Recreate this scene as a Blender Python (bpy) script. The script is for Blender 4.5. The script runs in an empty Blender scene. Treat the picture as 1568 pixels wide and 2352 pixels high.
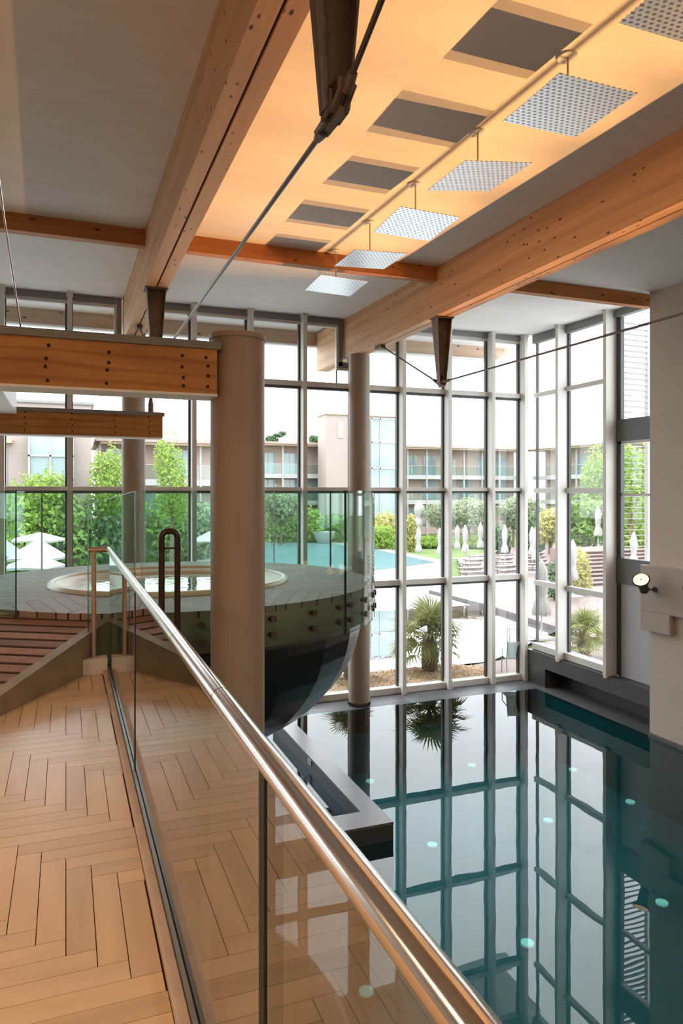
import bpy, bmesh, math, random
from mathutils import Vector, Matrix
R = math.radians
S = bpy.context.scene
COL = S.collection

# ------------------------------------------------------------------ camera
cam_d = bpy.data.cameras.new('camera')
cam = bpy.data.objects.new('camera', cam_d)
COL.objects.link(cam)
cam.location = (0, 0, 4.5)
cam.rotation_euler = (R(90), 0, R(-21.1))
cam_d.sensor_fit = 'VERTICAL'
cam_d.sensor_height = 36.0
cam_d.lens = 1640 * 36 / 2352
cam_d.shift_y = -43 / 2352
cam_d.clip_start = 0.05
cam_d.clip_end = 500
S.camera = cam

# ------------------------------------------------------------------ world, view
S.view_settings.view_transform = 'Standard'
S.view_settings.look = 'None'
S.view_settings.exposure = 0.9
S.view_settings.gamma = 1.0
S.view_settings.use_curve_mapping = False
S.cycles.use_denoising = True
S.cycles.max_bounces = 10
S.cycles.transparent_max_bounces = 24
S.cycles.diffuse_bounces = 5
S.cycles.glossy_bounces = 5
S.cycles.sample_clamp_indirect = 6.0
S.cycles.caustics_reflective = False
S.cycles.caustics_refractive = False

world = bpy.data.worlds.new('overcast_sky')
S.world = world
world.use_nodes = True
wn = world.node_tree
wn.nodes['Background'].inputs['Color'].default_value = (0.93, 0.95, 1.0, 1)
wn.nodes['Background'].inputs['Strength'].default_value = 2.9

sun_d = bpy.data.lights.new('veiled_sun', 'SUN')
sun_d.energy = 1.1
sun_d.angle = R(25)
sun_d.color = (1.0, 0.97, 0.92)
sun = bpy.data.objects.new('veiled_sun', sun_d)
sun.rotation_euler = (R(35), 0, R(-150))
COL.objects.link(sun)

WARM = (1.0, 0.50, 0.17)
SPOT_W = 1350

# warm lamps of the gallery behind and above the walkway (out of frame)
def area(name, loc, size, power, color, rot=(0, 0, 0)):
    d = bpy.data.lights.new(name, 'AREA')
    d.energy = power
    d.color = color
    d.shape = 'RECTANGLE'
    d.size, d.size_y = size
    o = bpy.data.objects.new(name, d)
    o.location = loc
    o.rotation_euler = rot
    COL.objects.link(o)
    return o
area('gallery_lamp', (-1.6, -1.2, 7.2), (1.6, 1.6), 105, (1.0, 0.70, 0.44))
area('gallery_lamp', (-2.4, 3.4, 5.6), (0.9, 0.9), 40, (1.0, 0.66, 0.40))
area('pool_hall_area', (6.5, -2.5, 7.3), (2.5, 2.0), 180, (1.0, 0.88, 0.74))  # unseen area light high over the near end of the pool


# ------------------------------------------------------------------ helpers
def tag(o, label=None, cat=None, group=None, kind=None):
    if label: o['label'] = label
    if cat: o['category'] = cat
    if group: o['group'] = group
    if kind: o['kind'] = kind
    return o

class MB:
    def __init__(self):
        self.v = []; self.f = []; self.m = []; self.rnd = []
    def face(self, idx, mi=0, r=0.0):
        self.f.append(idx); self.m.append(mi); self.rnd.append(r)
    def box(self, x0, x1, y0, y1, z0, z1, mi=0, r=0.0):
        n = len(self.v)
        self.v += [(x0,y0,z0),(x1,y0,z0),(x1,y1,z0),(x0,y1,z0),(x0,y0,z1),(x1,y0,z1),(x1,y1,z1),(x0,y1,z1)]
        for q in ((3,2,1,0),(4,5,6,7),(0,1,5,4),(1,2,6,5),(2,3,7,6),(3,0,4,7)):
            self.face([n+i for i in q], mi, r)
        return self
    def hexa(self, p, mi=0, r=0.0):     # eight points: bottom four, top four
        n = len(self.v); self.v += [tuple(q) for q in p]
        for q in ((3,2,1,0),(4,5,6,7),(0,1,5,4),(1,2,6,5),(2,3,7,6),(3,0,4,7)):
            self.face([n+i for i in q], mi, r)
        return self
    def prism(self, poly, z0, z1, mi=0, r=0.0):
        n = len(self.v); k = len(poly)
        self.v += [(p[0],p[1],z0) for p in poly] + [(p[0],p[1],z1) for p in poly]
        self.face([n+i for i in range(k)][::-1], mi, r); self.face([n+k+i for i in range(k)], mi, r)
        for i in range(k):
            j = (i+1) % k
            self.face([n+i, n+j, n+k+j, n+k+i], mi, r)
        return self
    def tube(self, pts, rad, seg=10, mi=0, cap=True, r=0.0):
        pts = [Vector(p) for p in pts]
        rads = rad if isinstance(rad, (list, tuple)) else [rad]*len(pts)
        n0 = len(self.v); up = None
        for i, p in enumerate(pts):
            if i == 0: d = pts[1]-pts[0]
            elif i == len(pts)-1: d = pts[-1]-pts[-2]
            else: d = (pts[i+1]-p).normalized() + (p-pts[i-1]).normalized()
            d.normalize()
            if up is None:
                up = Vector((0,0,1)) if abs(d.z) < 0.9 else Vector((1,0,0))
            a = d.cross(up).normalized(); b = d.cross(a).normalized()
            up = -b if d.cross(a).length > 0 else up
            up = up - d*up.dot(d)
            for k in range(seg):
                t = 2*math.pi*k/seg
                q = p + (a*math.cos(t)+b*math.sin(t))*rads[i]
                self.v.append(tuple(q))
        for i in range(len(pts)-1):
            for k in range(seg):
                k2 = (k+1) % seg
                self.face([n0+i*seg+k, n0+i*seg+k2, n0+(i+1)*seg+k2, n0+(i+1)*seg+k], mi, r)
        if cap:
            self.face([n0+k for k in range(seg)][::-1], mi, r)
            e = n0+(len(pts)-1)*seg
            self.face([e+k for k in range(seg)], mi, r)
        return self
    def lathe(self, c, prof, seg=48, mi=0, a0=0, a1=2*math.pi):
        n0 = len(self.v); full = abs(a1-a0-2*math.pi) < 1e-6
        cols = seg if full else seg+1
        for j in range(cols):
            t = a0+(a1-a0)*j/seg
            for (r_, z_) in prof:
                self.v.append((c[0]+r_*math.cos(t), c[1]+r_*math.sin(t), c[2]+z_))
        k = len(prof)
        for j in range(seg):
            j2 = (j+1) % cols
            for i in range(k-1):
                self.face([n0+j*k+i, n0+j2*k+i, n0+j2*k+i+1, n0+j*k+i+1], mi)
        return self
    def build(self, name, mats, parent=None, smooth=False, bevel=0.0, inv=True):
        me = bpy.data.meshes.new(name)
        me.from_pydata(self.v, [], self.f)
        if not isinstance(mats, (list, tuple)): mats = [mats]
        for m in mats: me.materials.append(m)
        me.polygons.foreach_set('material_index', self.m)
        if any(self.rnd):
            at = me.attributes.new('rnd', 'FLOAT', 'FACE')
            at.data.foreach_set('value', self.rnd)
        if smooth is True:
            me.polygons.foreach_set('use_smooth', [True]*len(self.f))
        me.validate()
        bm = bmesh.new(); bm.from_mesh(me)
        bmesh.ops.remove_doubles(bm, verts=bm.verts, dist=1e-5) if smooth else None
        bmesh.ops.recalc_face_normals(bm, faces=bm.faces)
        bm.to_mesh(me); bm.free()
        if smooth == 'auto':
            me.polygons.foreach_set('use_smooth', [True]*len(me.polygons))
            me.set_sharp_from_angle(angle=R(35))
        me.update()
        o = bpy.data.objects.new(name, me)
        COL.objects.link(o)
        if bevel:
            b = o.modifiers.new('bevel', 'BEVEL'); b.width = bevel; b.segments = 2; b.limit_method = 'ANGLE'
        if parent:
            o.parent = parent
            o.matrix_parent_inverse = Matrix.Translation(-Vector(parent.location)) if inv else Matrix()
        return o

def empty(name, loc=(0,0,0), rz=0):
    o = bpy.data.objects.new(name, None)
    o.empty_display_size = 0.2
    COL.objects.link(o)
    o.location = loc; o.rotation_euler = (0,0,rz)
    return o

def kids(o):
    return [c for c in bpy.data.objects if c.parent == o]

def copy_tree(o, parent=None):
    c = o.copy(); COL.objects.link(c)
    if parent: c.parent = parent
    for ch in kids(o): copy_tree(ch, c)
    return c

# ------------------------------------------------------------------ materials
def mat(name, col, rough=0.6, metal=0.0, spec=0.5, bump=None, noise=None, emit=None, coat=0.0):
    """bump=(scale,strength); noise=(scale,(r,g,b) second colour, stretch vec)"""
    m = bpy.data.materials.new(name); m.use_nodes = True
    nt = m.node_tree; b = nt.nodes['Principled BSDF']
    b.inputs['Base Color'].default_value = (*col, 1)
    b.inputs['Roughness'].default_value = rough
    b.inputs['Metallic'].default_value = metal
    b.inputs['Specular IOR Level'].default_value = spec
    b.inputs['Coat Weight'].default_value = coat
    tc = nt.nodes.new('ShaderNodeTexCoord')
    if noise:
        mp = nt.nodes.new('ShaderNodeMapping'); mp.inputs['Scale'].default_value = noise[2]
        n = nt.nodes.new('ShaderNodeTexNoise'); n.inputs['Scale'].default_value = noise[0]
        n.inputs['Detail'].default_value = 6
        r = nt.nodes.new('ShaderNodeValToRGB')
        r.color_ramp.elements[0].position = 0.35; r.color_ramp.elements[1].position = 0.68
        r.color_ramp.elements[0].color = (*col, 1); r.color_ramp.elements[1].color = (*noise[1], 1)
        nt.links.new(tc.outputs['Object'], mp.inputs['Vector'])
        nt.links.new(mp.outputs[0], n.inputs['Vector']); nt.links.new(n.outputs['Fac'], r.inputs[0])
        nt.links.new(r.outputs[0], b.inputs['Base Color'])
    if bump:
        n2 = nt.nodes.new('ShaderNodeTexNoise'); n2.inputs['Scale'].default_value = bump[0]
        n2.inputs['Detail'].default_value = 4
        bp = nt.nodes.new('ShaderNodeBump'); bp.inputs['Strength'].default_value = bump[1]
        bp.inputs['Distance'].default_value = 0.02
        nt.links.new(tc.outputs['Object'], n2.inputs['Vector'])
        nt.links.new(n2.outputs['Fac'], bp.inputs['Height']); nt.links.new(bp.outputs[0], b.inputs['Normal'])
    if emit:
        b.inputs['Emission Color'].default_value = (*emit[0], 1)
        b.inputs['Emission Strength'].default_value = emit[1]
    return m

def wood(name, light, dark, stretch=(1, 0.06, 1), scale=9.0, knots=True, knot_scale=2.2, rough=0.55, per_face=0.0, bands=0.0, lam=None, knot_col=(0.06, 0.022, 0.008), coat=0.0):
    """timber: grain runs along the axis with the small stretch value; lam = (axis index, pitch) of glued lamellas"""
    m = bpy.data.materials.new(name); m.use_nodes = True
    nt = m.node_tree; L = nt.links.new; b = nt.nodes['Principled BSDF']
    b.inputs['Roughness'].default_value = rough
    b.inputs['Coat Weight'].default_value = coat
    tc = nt.nodes.new('ShaderNodeTexCoord')
    mp = nt.nodes.new('ShaderNodeMapping'); mp.inputs['Scale'].default_value = stretch
    L(tc.outputs['Object'], mp.inputs['Vector'])
    src = mp.outputs[0]
    if per_face:
        at = nt.nodes.new('ShaderNodeAttribute'); at.attribute_name = 'rnd'
        ad = nt.nodes.new('ShaderNodeVectorMath'); ad.operation = 'ADD'
        sc = nt.nodes.new('ShaderNodeVectorMath'); sc.operation = 'SCALE'; sc.inputs[0].default_value = (37, 19, 11)
        L(at.outputs['Fac'], sc.inputs['Scale']); L(src, ad.inputs[0]); L(sc.outputs[0], ad.inputs[1]); src = ad.outputs[0]
    n = nt.nodes.new('ShaderNodeTexNoise'); n.inputs['Scale'].default_value = scale
    n.inputs['Detail'].default_value = 8; n.inputs['Distortion'].default_value = 0.6
    L(src, n.inputs['Vector'])
    r = nt.nodes.new('ShaderNodeValToRGB')
    r.color_ramp.elements[0].position = 0.32; r.color_ramp.elements[1].position = 0.72
    r.color_ramp.elements[0].color = (*dark, 1); r.color_ramp.elements[1].color = (*light, 1)
    L(n.outputs['Fac'], r.inputs[0])
    col = r.outputs[0]
    if bands:
        w = nt.nodes.new('ShaderNodeTexWave'); w.wave_type = 'BANDS'; w.bands_direction = 'Z'
        w.inputs['Scale'].default_value = bands; w.inputs['Distortion'].default_value = 9
        w.inputs['Detail'].default_value = 2; w.inputs['Detail Scale'].default_value = 0.6
        L(src, w.inputs['Vector'])
        mx = nt.nodes.new('ShaderNodeMix'); mx.data_type = 'RGBA'; mx.blend_type = 'MULTIPLY'
        wr = nt.nodes.new('ShaderNodeValToRGB'); wr.color_ramp.elements[0].color = (0.5, 0.36, 0.26, 1); wr.color_ramp.elements[0].position = 0.0
        wr.color_ramp.elements[1].color = (1, 1, 1, 1); wr.color_ramp.elements[1].position = 0.35
        L(w.outputs['Fac'], wr.inputs[0]); mx.inputs[0].default_value = 0.45
        L(col, mx.inputs[6]); L(wr.outputs[0], mx.inputs[7]); col = mx.outputs[2]
    if lam:
        sx = nt.nodes.new('ShaderNodeSeparateXYZ'); L(tc.outputs['Object'], sx.inputs[0])
        dv = nt.nodes.new('ShaderNodeMath'); dv.operation = 'DIVIDE'; dv.inputs[1].default_value = lam[1]
        L(sx.outputs[lam[0]], dv.inputs[0])
        fl = nt.nodes.new('ShaderNodeMath'); fl.operation = 'FLOOR'; L(dv.outputs[0], fl.inputs[0])
        wn_ = nt.nodes.new('ShaderNodeTexWhiteNoise'); wn_.noise_dimensions = '1D'; L(fl.outputs[0], wn_.inputs['W'])
        mr = nt.nodes.new('ShaderNodeMapRange'); mr.inputs['To Min'].default_value = 0.86; mr.inputs['To Max'].default_value = 1.1
        L(wn_.outputs['Value'], mr.inputs['Value'])
        mv = nt.nodes.new('ShaderNodeMix'); mv.data_type = 'RGBA'; mv.blend_type = 'MULTIPLY'; mv.inputs[0].default_value = 1
        L(col, mv.inputs[6]); L(mr.outputs[0], mv.inputs[7]); col = mv.outputs[2]
    if per_face:
        mr = nt.nodes.new('ShaderNodeMapRange'); mr.inputs['To Min'].default_value = 1-per_face; mr.inputs['To Max'].default_value = 1+per_face
        L(at.outputs['Fac'], mr.inputs['Value'])
        mv = nt.nodes.new('ShaderNodeMix'); mv.data_type = 'RGBA'; mv.blend_type = 'MULTIPLY'; mv.inputs[0].default_value = 1
        L(col, mv.inputs[6]); L(mr.outputs[0], mv.inputs[7]); col = mv.outputs[2]
    if knots:
        mk = nt.nodes.new('ShaderNodeMapping')
        mk.inputs['Scale'].default_value = tuple(1.0 if s_ > 0.5 else 0.45 for s_ in stretch)
        L(tc.outputs['Object'], mk.inputs['Vector'])
        v = nt.nodes.new('ShaderNodeTexVoronoi'); v.inputs['Scale'].default_value = knot_scale*3.6
        L(mk.outputs[0], v.inputs['Vector'])
        kr = nt.nodes.new('ShaderNodeValToRGB')
        kr.color_ramp.elements[0].position = 0.08; kr.color_ramp.elements[0].color = (1, 1, 1, 1)
        kr.color_ramp.elements[1].position = 0.15; kr.color_ramp.elements[1].color = (0, 0, 0, 1)
        L(v.outputs['Distance'], kr.inputs[0])
        mx = nt.nodes.new('ShaderNodeMix'); mx.data_type = 'RGBA'
        L(kr.outputs[0], mx.inputs[0]); L(col, mx.inputs[6]); mx.inputs[7].default_value = (*knot_col, 1); col = mx.outputs[2]
    L(col, b.inputs['Base Color'])
    bp = nt.nodes.new('ShaderNodeBump'); bp.inputs['Strength'].default_value = 0.12; bp.inputs['Distance'].default_value = 0.01
    L(n.outputs['Fac'], bp.inputs['Height']); L(bp.outputs[0], b.inputs['Normal'])
    return m

def glass(name, tint, ior=1.5, gain=1.0):
    """thin clear pane: what is behind shows through, plus a Fresnel mirror image"""
    m = bpy.data.materials.new(name); m.use_nodes = True
    nt = m.node_tree; L = nt.links.new
    nt.nodes.remove(nt.nodes['Principled BSDF'])
    out = nt.nodes['Material Output']
    tr = nt.nodes.new('ShaderNodeBsdfTransparent'); tr.inputs[0].default_value = (*tint, 1)
    gl = nt.nodes.new('ShaderNodeBsdfGlossy'); gl.inputs['Roughness'].default_value = 0.0
    g = nt.nodes.new('ShaderNodeNewGeometry')
    io = nt.nodes.new('ShaderNodeMix'); io.data_type = 'FLOAT'
    io.inputs[2].default_value = ior; io.inputs[3].default_value = 1/ior
    L(g.outputs['Backfacing'], io.inputs[0])
    fr = nt.nodes.new('ShaderNodeFresnel'); L(io.outputs[0], fr.inputs['IOR'])
    mu = nt.nodes.new('ShaderNodeMath'); mu.operation = 'MULTIPLY'; mu.inputs[1].default_value = gain; mu.use_clamp = True
    L(fr.outputs[0], mu.inputs[0])
    mx = nt.nodes.new('ShaderNodeMixShader')
    L(mu.outputs[0], mx.inputs[0]); L(tr.outputs[0], mx.inputs[1]); L(gl.outputs[0], mx.inputs[2])
    L(mx.outputs[0], out.inputs['Surface'])
    return m

def water(name, tint, ior, wave_scale, wave, gain=1.0, base=0.0, opaque=None):
    m = glass(name, tint, ior, gain)
    nt = m.node_tree; L = nt.links.new
    fr = [n for n in nt.nodes if n.type == 'FRESNEL'][0]; gl = [n for n in nt.nodes if n.type == 'BSDF_GLOSSY'][0]
    mu = [n for n in nt.nodes if n.type == 'MATH'][0]
    if base:
        ad = nt.nodes.new('ShaderNodeMath'); ad.operation = 'ADD'; ad.inputs[1].default_value = base; ad.use_clamp = True
        mx = [n for n in nt.nodes if n.type == 'MIX_SHADER'][0]
        L(mu.outputs[0], ad.inputs[0]); L(ad.outputs[0], mx.inputs[0])
    tc = nt.nodes.new('ShaderNodeTexCoord')
    n = nt.nodes.new('ShaderNodeTexNoise'); n.inputs['Scale'].default_value = wave_scale; n.inputs['Detail'].default_value = 2
    L(tc.outputs['Object'], n.inputs['Vector'])
    bp = nt.nodes.new('ShaderNodeBump'); bp.inputs['Strength'].default_value = 1.0; bp.inputs['Distance'].default_value = wave
    L(n.outputs['Fac'], bp.inputs['Height']); L(bp.outputs[0], gl.inputs['Normal'])
    if opaque:
        mx = [n for n in nt.nodes if n.type == 'MIX_SHADER'][0]
        df = nt.nodes.new('ShaderNodeBsdfDiffuse'); df.inputs[0].default_value = (*opaque, 1)
        L(df.outputs[0], mx.inputs[1])
    return m

def math_node(nt, op, a, b=None, clamp=False):
    n = nt.nodes.new('ShaderNodeMath'); n.operation = op; n.use_clamp = clamp
    for i, v in enumerate((a, b)):
        if v is None: continue
        if isinstance(v, (int, float)): n.inputs[i].default_value = v
        else: nt.links.new(v, n.inputs[i])
    return n.outputs[0]

def tiles(name, col, grout, size, line, rough=0.35, spec=0.5, axes=(0, 1), vary=0.12):
    """square tiles of `size` metres drawn from object coordinates"""
    m = bpy.data.materials.new(name); m.use_nodes = True
    nt = m.node_tree; L = nt.links.new; b = nt.nodes['Principled BSDF']
    b.inputs['Roughness'].default_value = rough; b.inputs['Specular IOR Level'].default_value = spec
    tc = nt.nodes.new('ShaderNodeTexCoord'); sp = nt.nodes.new('ShaderNodeSeparateXYZ'); L(tc.outputs['Object'], sp.inputs[0])
    masks = []; cells = []
    for ax, sz in zip(axes, size):
        t = math_node(nt, 'DIVIDE', sp.outputs[ax], sz)
        fr = math_node(nt, 'FRACT', t); cells.append(math_node(nt, 'FLOOR', t))
        masks.append(math_node(nt, 'LESS_THAN', fr, line/sz))
    mk = math_node(nt, 'MAXIMUM', masks[0], masks[1])
    cb = nt.nodes.new('ShaderNodeCombineXYZ'); L(cells[0], cb.inputs[0]); L(cells[1], cb.inputs[1])
    wn_ = nt.nodes.new('ShaderNodeTexWhiteNoise'); wn_.noise_dimensions = '2D'; L(cb.outputs[0], wn_.inputs['Vector'])
    mr = nt.nodes.new('ShaderNodeMapRange'); mr.inputs['To Min'].default_value = 1-vary; mr.inputs['To Max'].default_value = 1+vary
    L(wn_.outputs['Value'], mr.inputs['Value'])
    m1 = nt.nodes.new('ShaderNodeMix'); m1.data_type = 'RGBA'; m1.blend_type = 'MULTIPLY'; m1.inputs[0].default_value = 1
    m1.inputs[6].default_value = (*col, 1); L(mr.outputs[0], m1.inputs[7])
    m2 = nt.nodes.new('ShaderNodeMix'); m2.data_type = 'RGBA'; L(mk, m2.inputs[0]); L(m1.outputs[2], m2.inputs[6]); m2.inputs[7].default_value = (*grout, 1)
    L(m2.outputs[2], b.inputs['Base Color'])
    return m

M = {}
M['plaster'] = mat('warm_plaster', (0.62, 0.54, 0.46), 0.85, bump=(60, 0.08), noise=(1.2, (0.58, 0.505, 0.43), (1, 1, 1)))
M['ceiling'] = mat('whitewashed_board', (0.80, 0.765, 0.725), 0.8, noise=(4, (0.75, 0.715, 0.675), (0.35, 1.6, 1)))
M['glulam_y'] = wood('glued_laminated_timber', (0.72, 0.44, 0.24), (0.60, 0.335, 0.16), (1, 0.05, 1), 10, lam=(2, 0.045), knot_scale=2.6)
M['glulam_under'] = M['glulam_y']
M['purlin_x'] = wood('orange_pine', (0.58, 0.235, 0.07), (0.42, 0.15, 0.035), (0.05, 1, 1), 10, knot_scale=2.0)
M['ply_x'] = wood('orange_plywood', (0.52, 0.235, 0.055), (0.36, 0.14, 0.025), (0.22, 1, 1), 5, bands=3.0, knots=False)
M['eave'] = wood('pale_fascia_wood', (0.52, 0.36, 0.25), (0.42, 0.28, 0.19), (0.06, 1, 1), 8, knot_scale=1.5)
M['groove'] = mat('dark_gap', (0.03, 0.018, 0.012), 0.9)
M['column'] = mat('taupe_column_paint', (0.34, 0.26, 0.20), 0.5, noise=(3, (0.30, 0.225, 0.17), (1, 1, 0.3)), bump=(90, 0.04))
M['frame'] = mat('pale_grey_powder_coat', (0.66, 0.64, 0.60), 0.45)
M['frame_dark'] = mat('dark_grey_gasket', (0.06, 0.065, 0.065), 0.5)
M['frame_mid'] = mat('mid_grey_metal', (0.20, 0.20, 0.195), 0.45)
M['steel_brown'] = mat('weathered_brown_steel', (0.14, 0.10, 0.08), 0.55, 0.35, noise=(9, (0.21, 0.16, 0.13), (1, 1, 1)))
M['rod'] = mat('dark_tie_rod', (0.10, 0.08, 0.07), 0.4, 0.5)
M['chrome'] = mat('polished_steel', (0.72, 0.68, 0.64), 0.16, 1.0)
M['steel_post'] = mat('brushed_steel', (0.55, 0.42, 0.33), 0.35, 0.85)
M['alu'] = mat('aluminium_channel', (0.33, 0.33, 0.32), 0.35, 0.8)
M['bronze'] = mat('dark_bronze_pipe', (0.045, 0.025, 0.018), 0.28, 0.4)
M['kerb'] = mat('pinkish_stone_kerb', (0.52, 0.40, 0.32), 0.6, noise=(6, (0.44, 0.33, 0.26), (1, 1, 1)))
M['kerb_white'] = mat('pale_kerb_block', (0.58, 0.52, 0.47), 0.6)
M['oak'] = wood('oiled_oak_parquet', (0.64, 0.455, 0.29), (0.55, 0.38, 0.235), (1, 1, 1), 3.5, knots=False, per_face=0.10, rough=0.3)
M['oak_gap'] = mat('parquet_joint', (0.10, 0.05, 0.025), 0.8)
M['ramp'] = wood('reddish_hardwood_slat', (0.34, 0.165, 0.095), (0.22, 0.10, 0.06), (0.3, 1, 1), 8, knots=False, per_face=0.22, rough=0.6)
M['ramp_side'] = mat('weathered_bronze_stringer', (0.33, 0.25, 0.165), 0.5, 0.0, noise=(4, (0.23, 0.17, 0.11), (1, 1, 1)))
M['black'] = mat('satin_black', (0.012, 0.012, 0.014), 0.4)
M['bowl'] = mat('glossy_black_hull', (0.016, 0.017, 0.019), 0.22, 0.0, 0.6)
M['fascia'] = mat('olive_rim', (0.27, 0.24, 0.16), 0.6, noise=(3, (0.19, 0.18, 0.12), (1, 1, 0.3)))
M['tub_rim'] = mat('cream_tub_rim', (0.70, 0.60, 0.49), 0.3)
M['tub_in'] = mat('sand_tub_shell', (0.60, 0.37, 0.22), 0.35)
M['slate'] = tiles('dark_slate_tile', (0.075, 0.077, 0.085), (0.22, 0.22, 0.23), (1.165, 0.5), 0.012, 0.45, 0.35)
M['slate_v'] = tiles('dark_slate_wall_tile', (0.055, 0.055, 0.06), (0.10, 0.10, 0.11), (0.9, 1.3), 0.008, 0.4, axes=(1, 2))
M['slate_h'] = tiles('charcoal_coping_tile', (0.13, 0.125, 0.135), (0.2, 0.2, 0.21), (1.2, 1.2), 0.008, 0.3)
M['slate_fx'] = tiles('charcoal_side_tile', (0.045, 0.043, 0.045), (0.2, 0.2, 0.2), (1.1, 3.0), 0.006, 0.4, axes=(0, 2))
M['basin'] = tiles('teal_basin_tile', (0.022, 0.085, 0.10), (0.018, 0.07, 0.085), (0.5, 0.5), 0.01, 0.6)
M['basin_blue'] = mat('blue_basin', (0.012, 0.05, 0.20), 0.6)
M['rail_glass'] = glass('clear_balustrade_glass', (0.93, 0.965, 0.95), 1.52, 1.5)
M['guard_glass'] = glass('green_tinted_guard_glass', (0.86, 0.95, 0.92), 1.5, 1.0)
M['glass_edge'] = mat('green_glass_edge', (0.008, 0.05, 0.04), 0.25)
M['black_joint'] = mat('black_joint', (0.004, 0.005, 0.005), 0.6)
M['window_glass'] = glass('window_glass', (0.97, 0.99, 0.985), 1.45, 0.7)
M['pool_water'] = water('still_teal_water', (0.42, 0.78, 0.80), 1.33, 0.9, 0.002, 1.1, 0.02)
M['tub_water'] = water('whirlpool_water', (0.8, 0.95, 0.95), 1.33, 7, 0.003, 1.6, 0.12, opaque=(0.74, 0.88, 0.87))
M['white_light'] = mat('pool_floor_lens', (0.75, 0.95, 0.88), 0.4, emit=((0.6, 1.0, 0.9), 0.12))
M['lamp_face'] = mat('lit_lamp_lens', (1, 0.85, 0.6), 0.4, emit=((1.0, 0.66, 0.36), 1.0))
M['panel_gray'] = mat('pale_blue_grey_panel', (0.50, 0.51, 0.55), 0.5)
M['spandrel'] = mat('grey_spandrel', (0.13, 0.13, 0.12), 0.5)
M['band'] = mat('greige_band', (0.48, 0.41, 0.35), 0.8)
M['white'] = mat('white_paint', (0.75, 0.74, 0.72), 0.5)
M['sign'] = mat('cream_sign_plate', (0.75, 0.68, 0.58), 0.5)
M['ink'] = mat('black_lettering', (0.02, 0.02, 0.02), 0.6)

# dimpled reflector sheet
def dimple():
    m = bpy.data.materials.new('dimpled_metal_sheet'); m.use_nodes = True
    nt = m.node_tree; L = nt.links.new; b = nt.nodes['Principled BSDF']
    tc = nt.nodes.new('ShaderNodeTexCoord'); sp = nt.nodes.new('ShaderNodeSeparateXYZ'); L(tc.outputs['Object'], sp.inputs[0])
    sx = math_node(nt, 'DIVIDE', sp.outputs[0], 0.056); sy = math_node(nt, 'DIVIDE', sp.outputs[1], 0.040)
    row = math_node(nt, 'FLOOR', sy)
    off = math_node(nt, 'MULTIPLY', math_node(nt, 'MODULO', row, 2.0), 0.5)
    fx = math_node(nt, 'SUBTRACT', math_node(nt, 'FRACT', math_node(nt, 'ADD', sx, off)), 0.5)
    fy = math_node(nt, 'SUBTRACT', math_node(nt, 'FRACT', sy), 0.5)
    d = math_node(nt, 'SQRT', math_node(nt, 'ADD', math_node(nt, 'MULTIPLY', fx, fx), math_node(nt, 'MULTIPLY', fy, fy)))
    mask = math_node(nt, 'LESS_THAN', d, 0.29)
    mx = nt.nodes.new('ShaderNodeMix'); mx.data_type = 'RGBA'; L(mask, mx.inputs[0])
    mx.inputs[6].default_value = (0.92, 0.96, 1.0, 1); mx.inputs[7].default_value = (0.30, 0.36, 0.46, 1)  # shading of the embossed dimples put into the colour as dark dots
    L(mx.outputs[2], b.inputs['Base Color']); b.inputs['Metallic'].default_value = 1.0; b.inputs['Roughness'].default_value = 0.3
    bp = nt.nodes.new('ShaderNodeBump'); bp.inputs['Strength'].default_value = 0.15; bp.inputs['Distance'].default_value = 0.01
    L(d, bp.inputs['Height']); L(bp.outputs[0], b.inputs['Normal'])
    return m
M['dimple'] = dimple()

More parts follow.
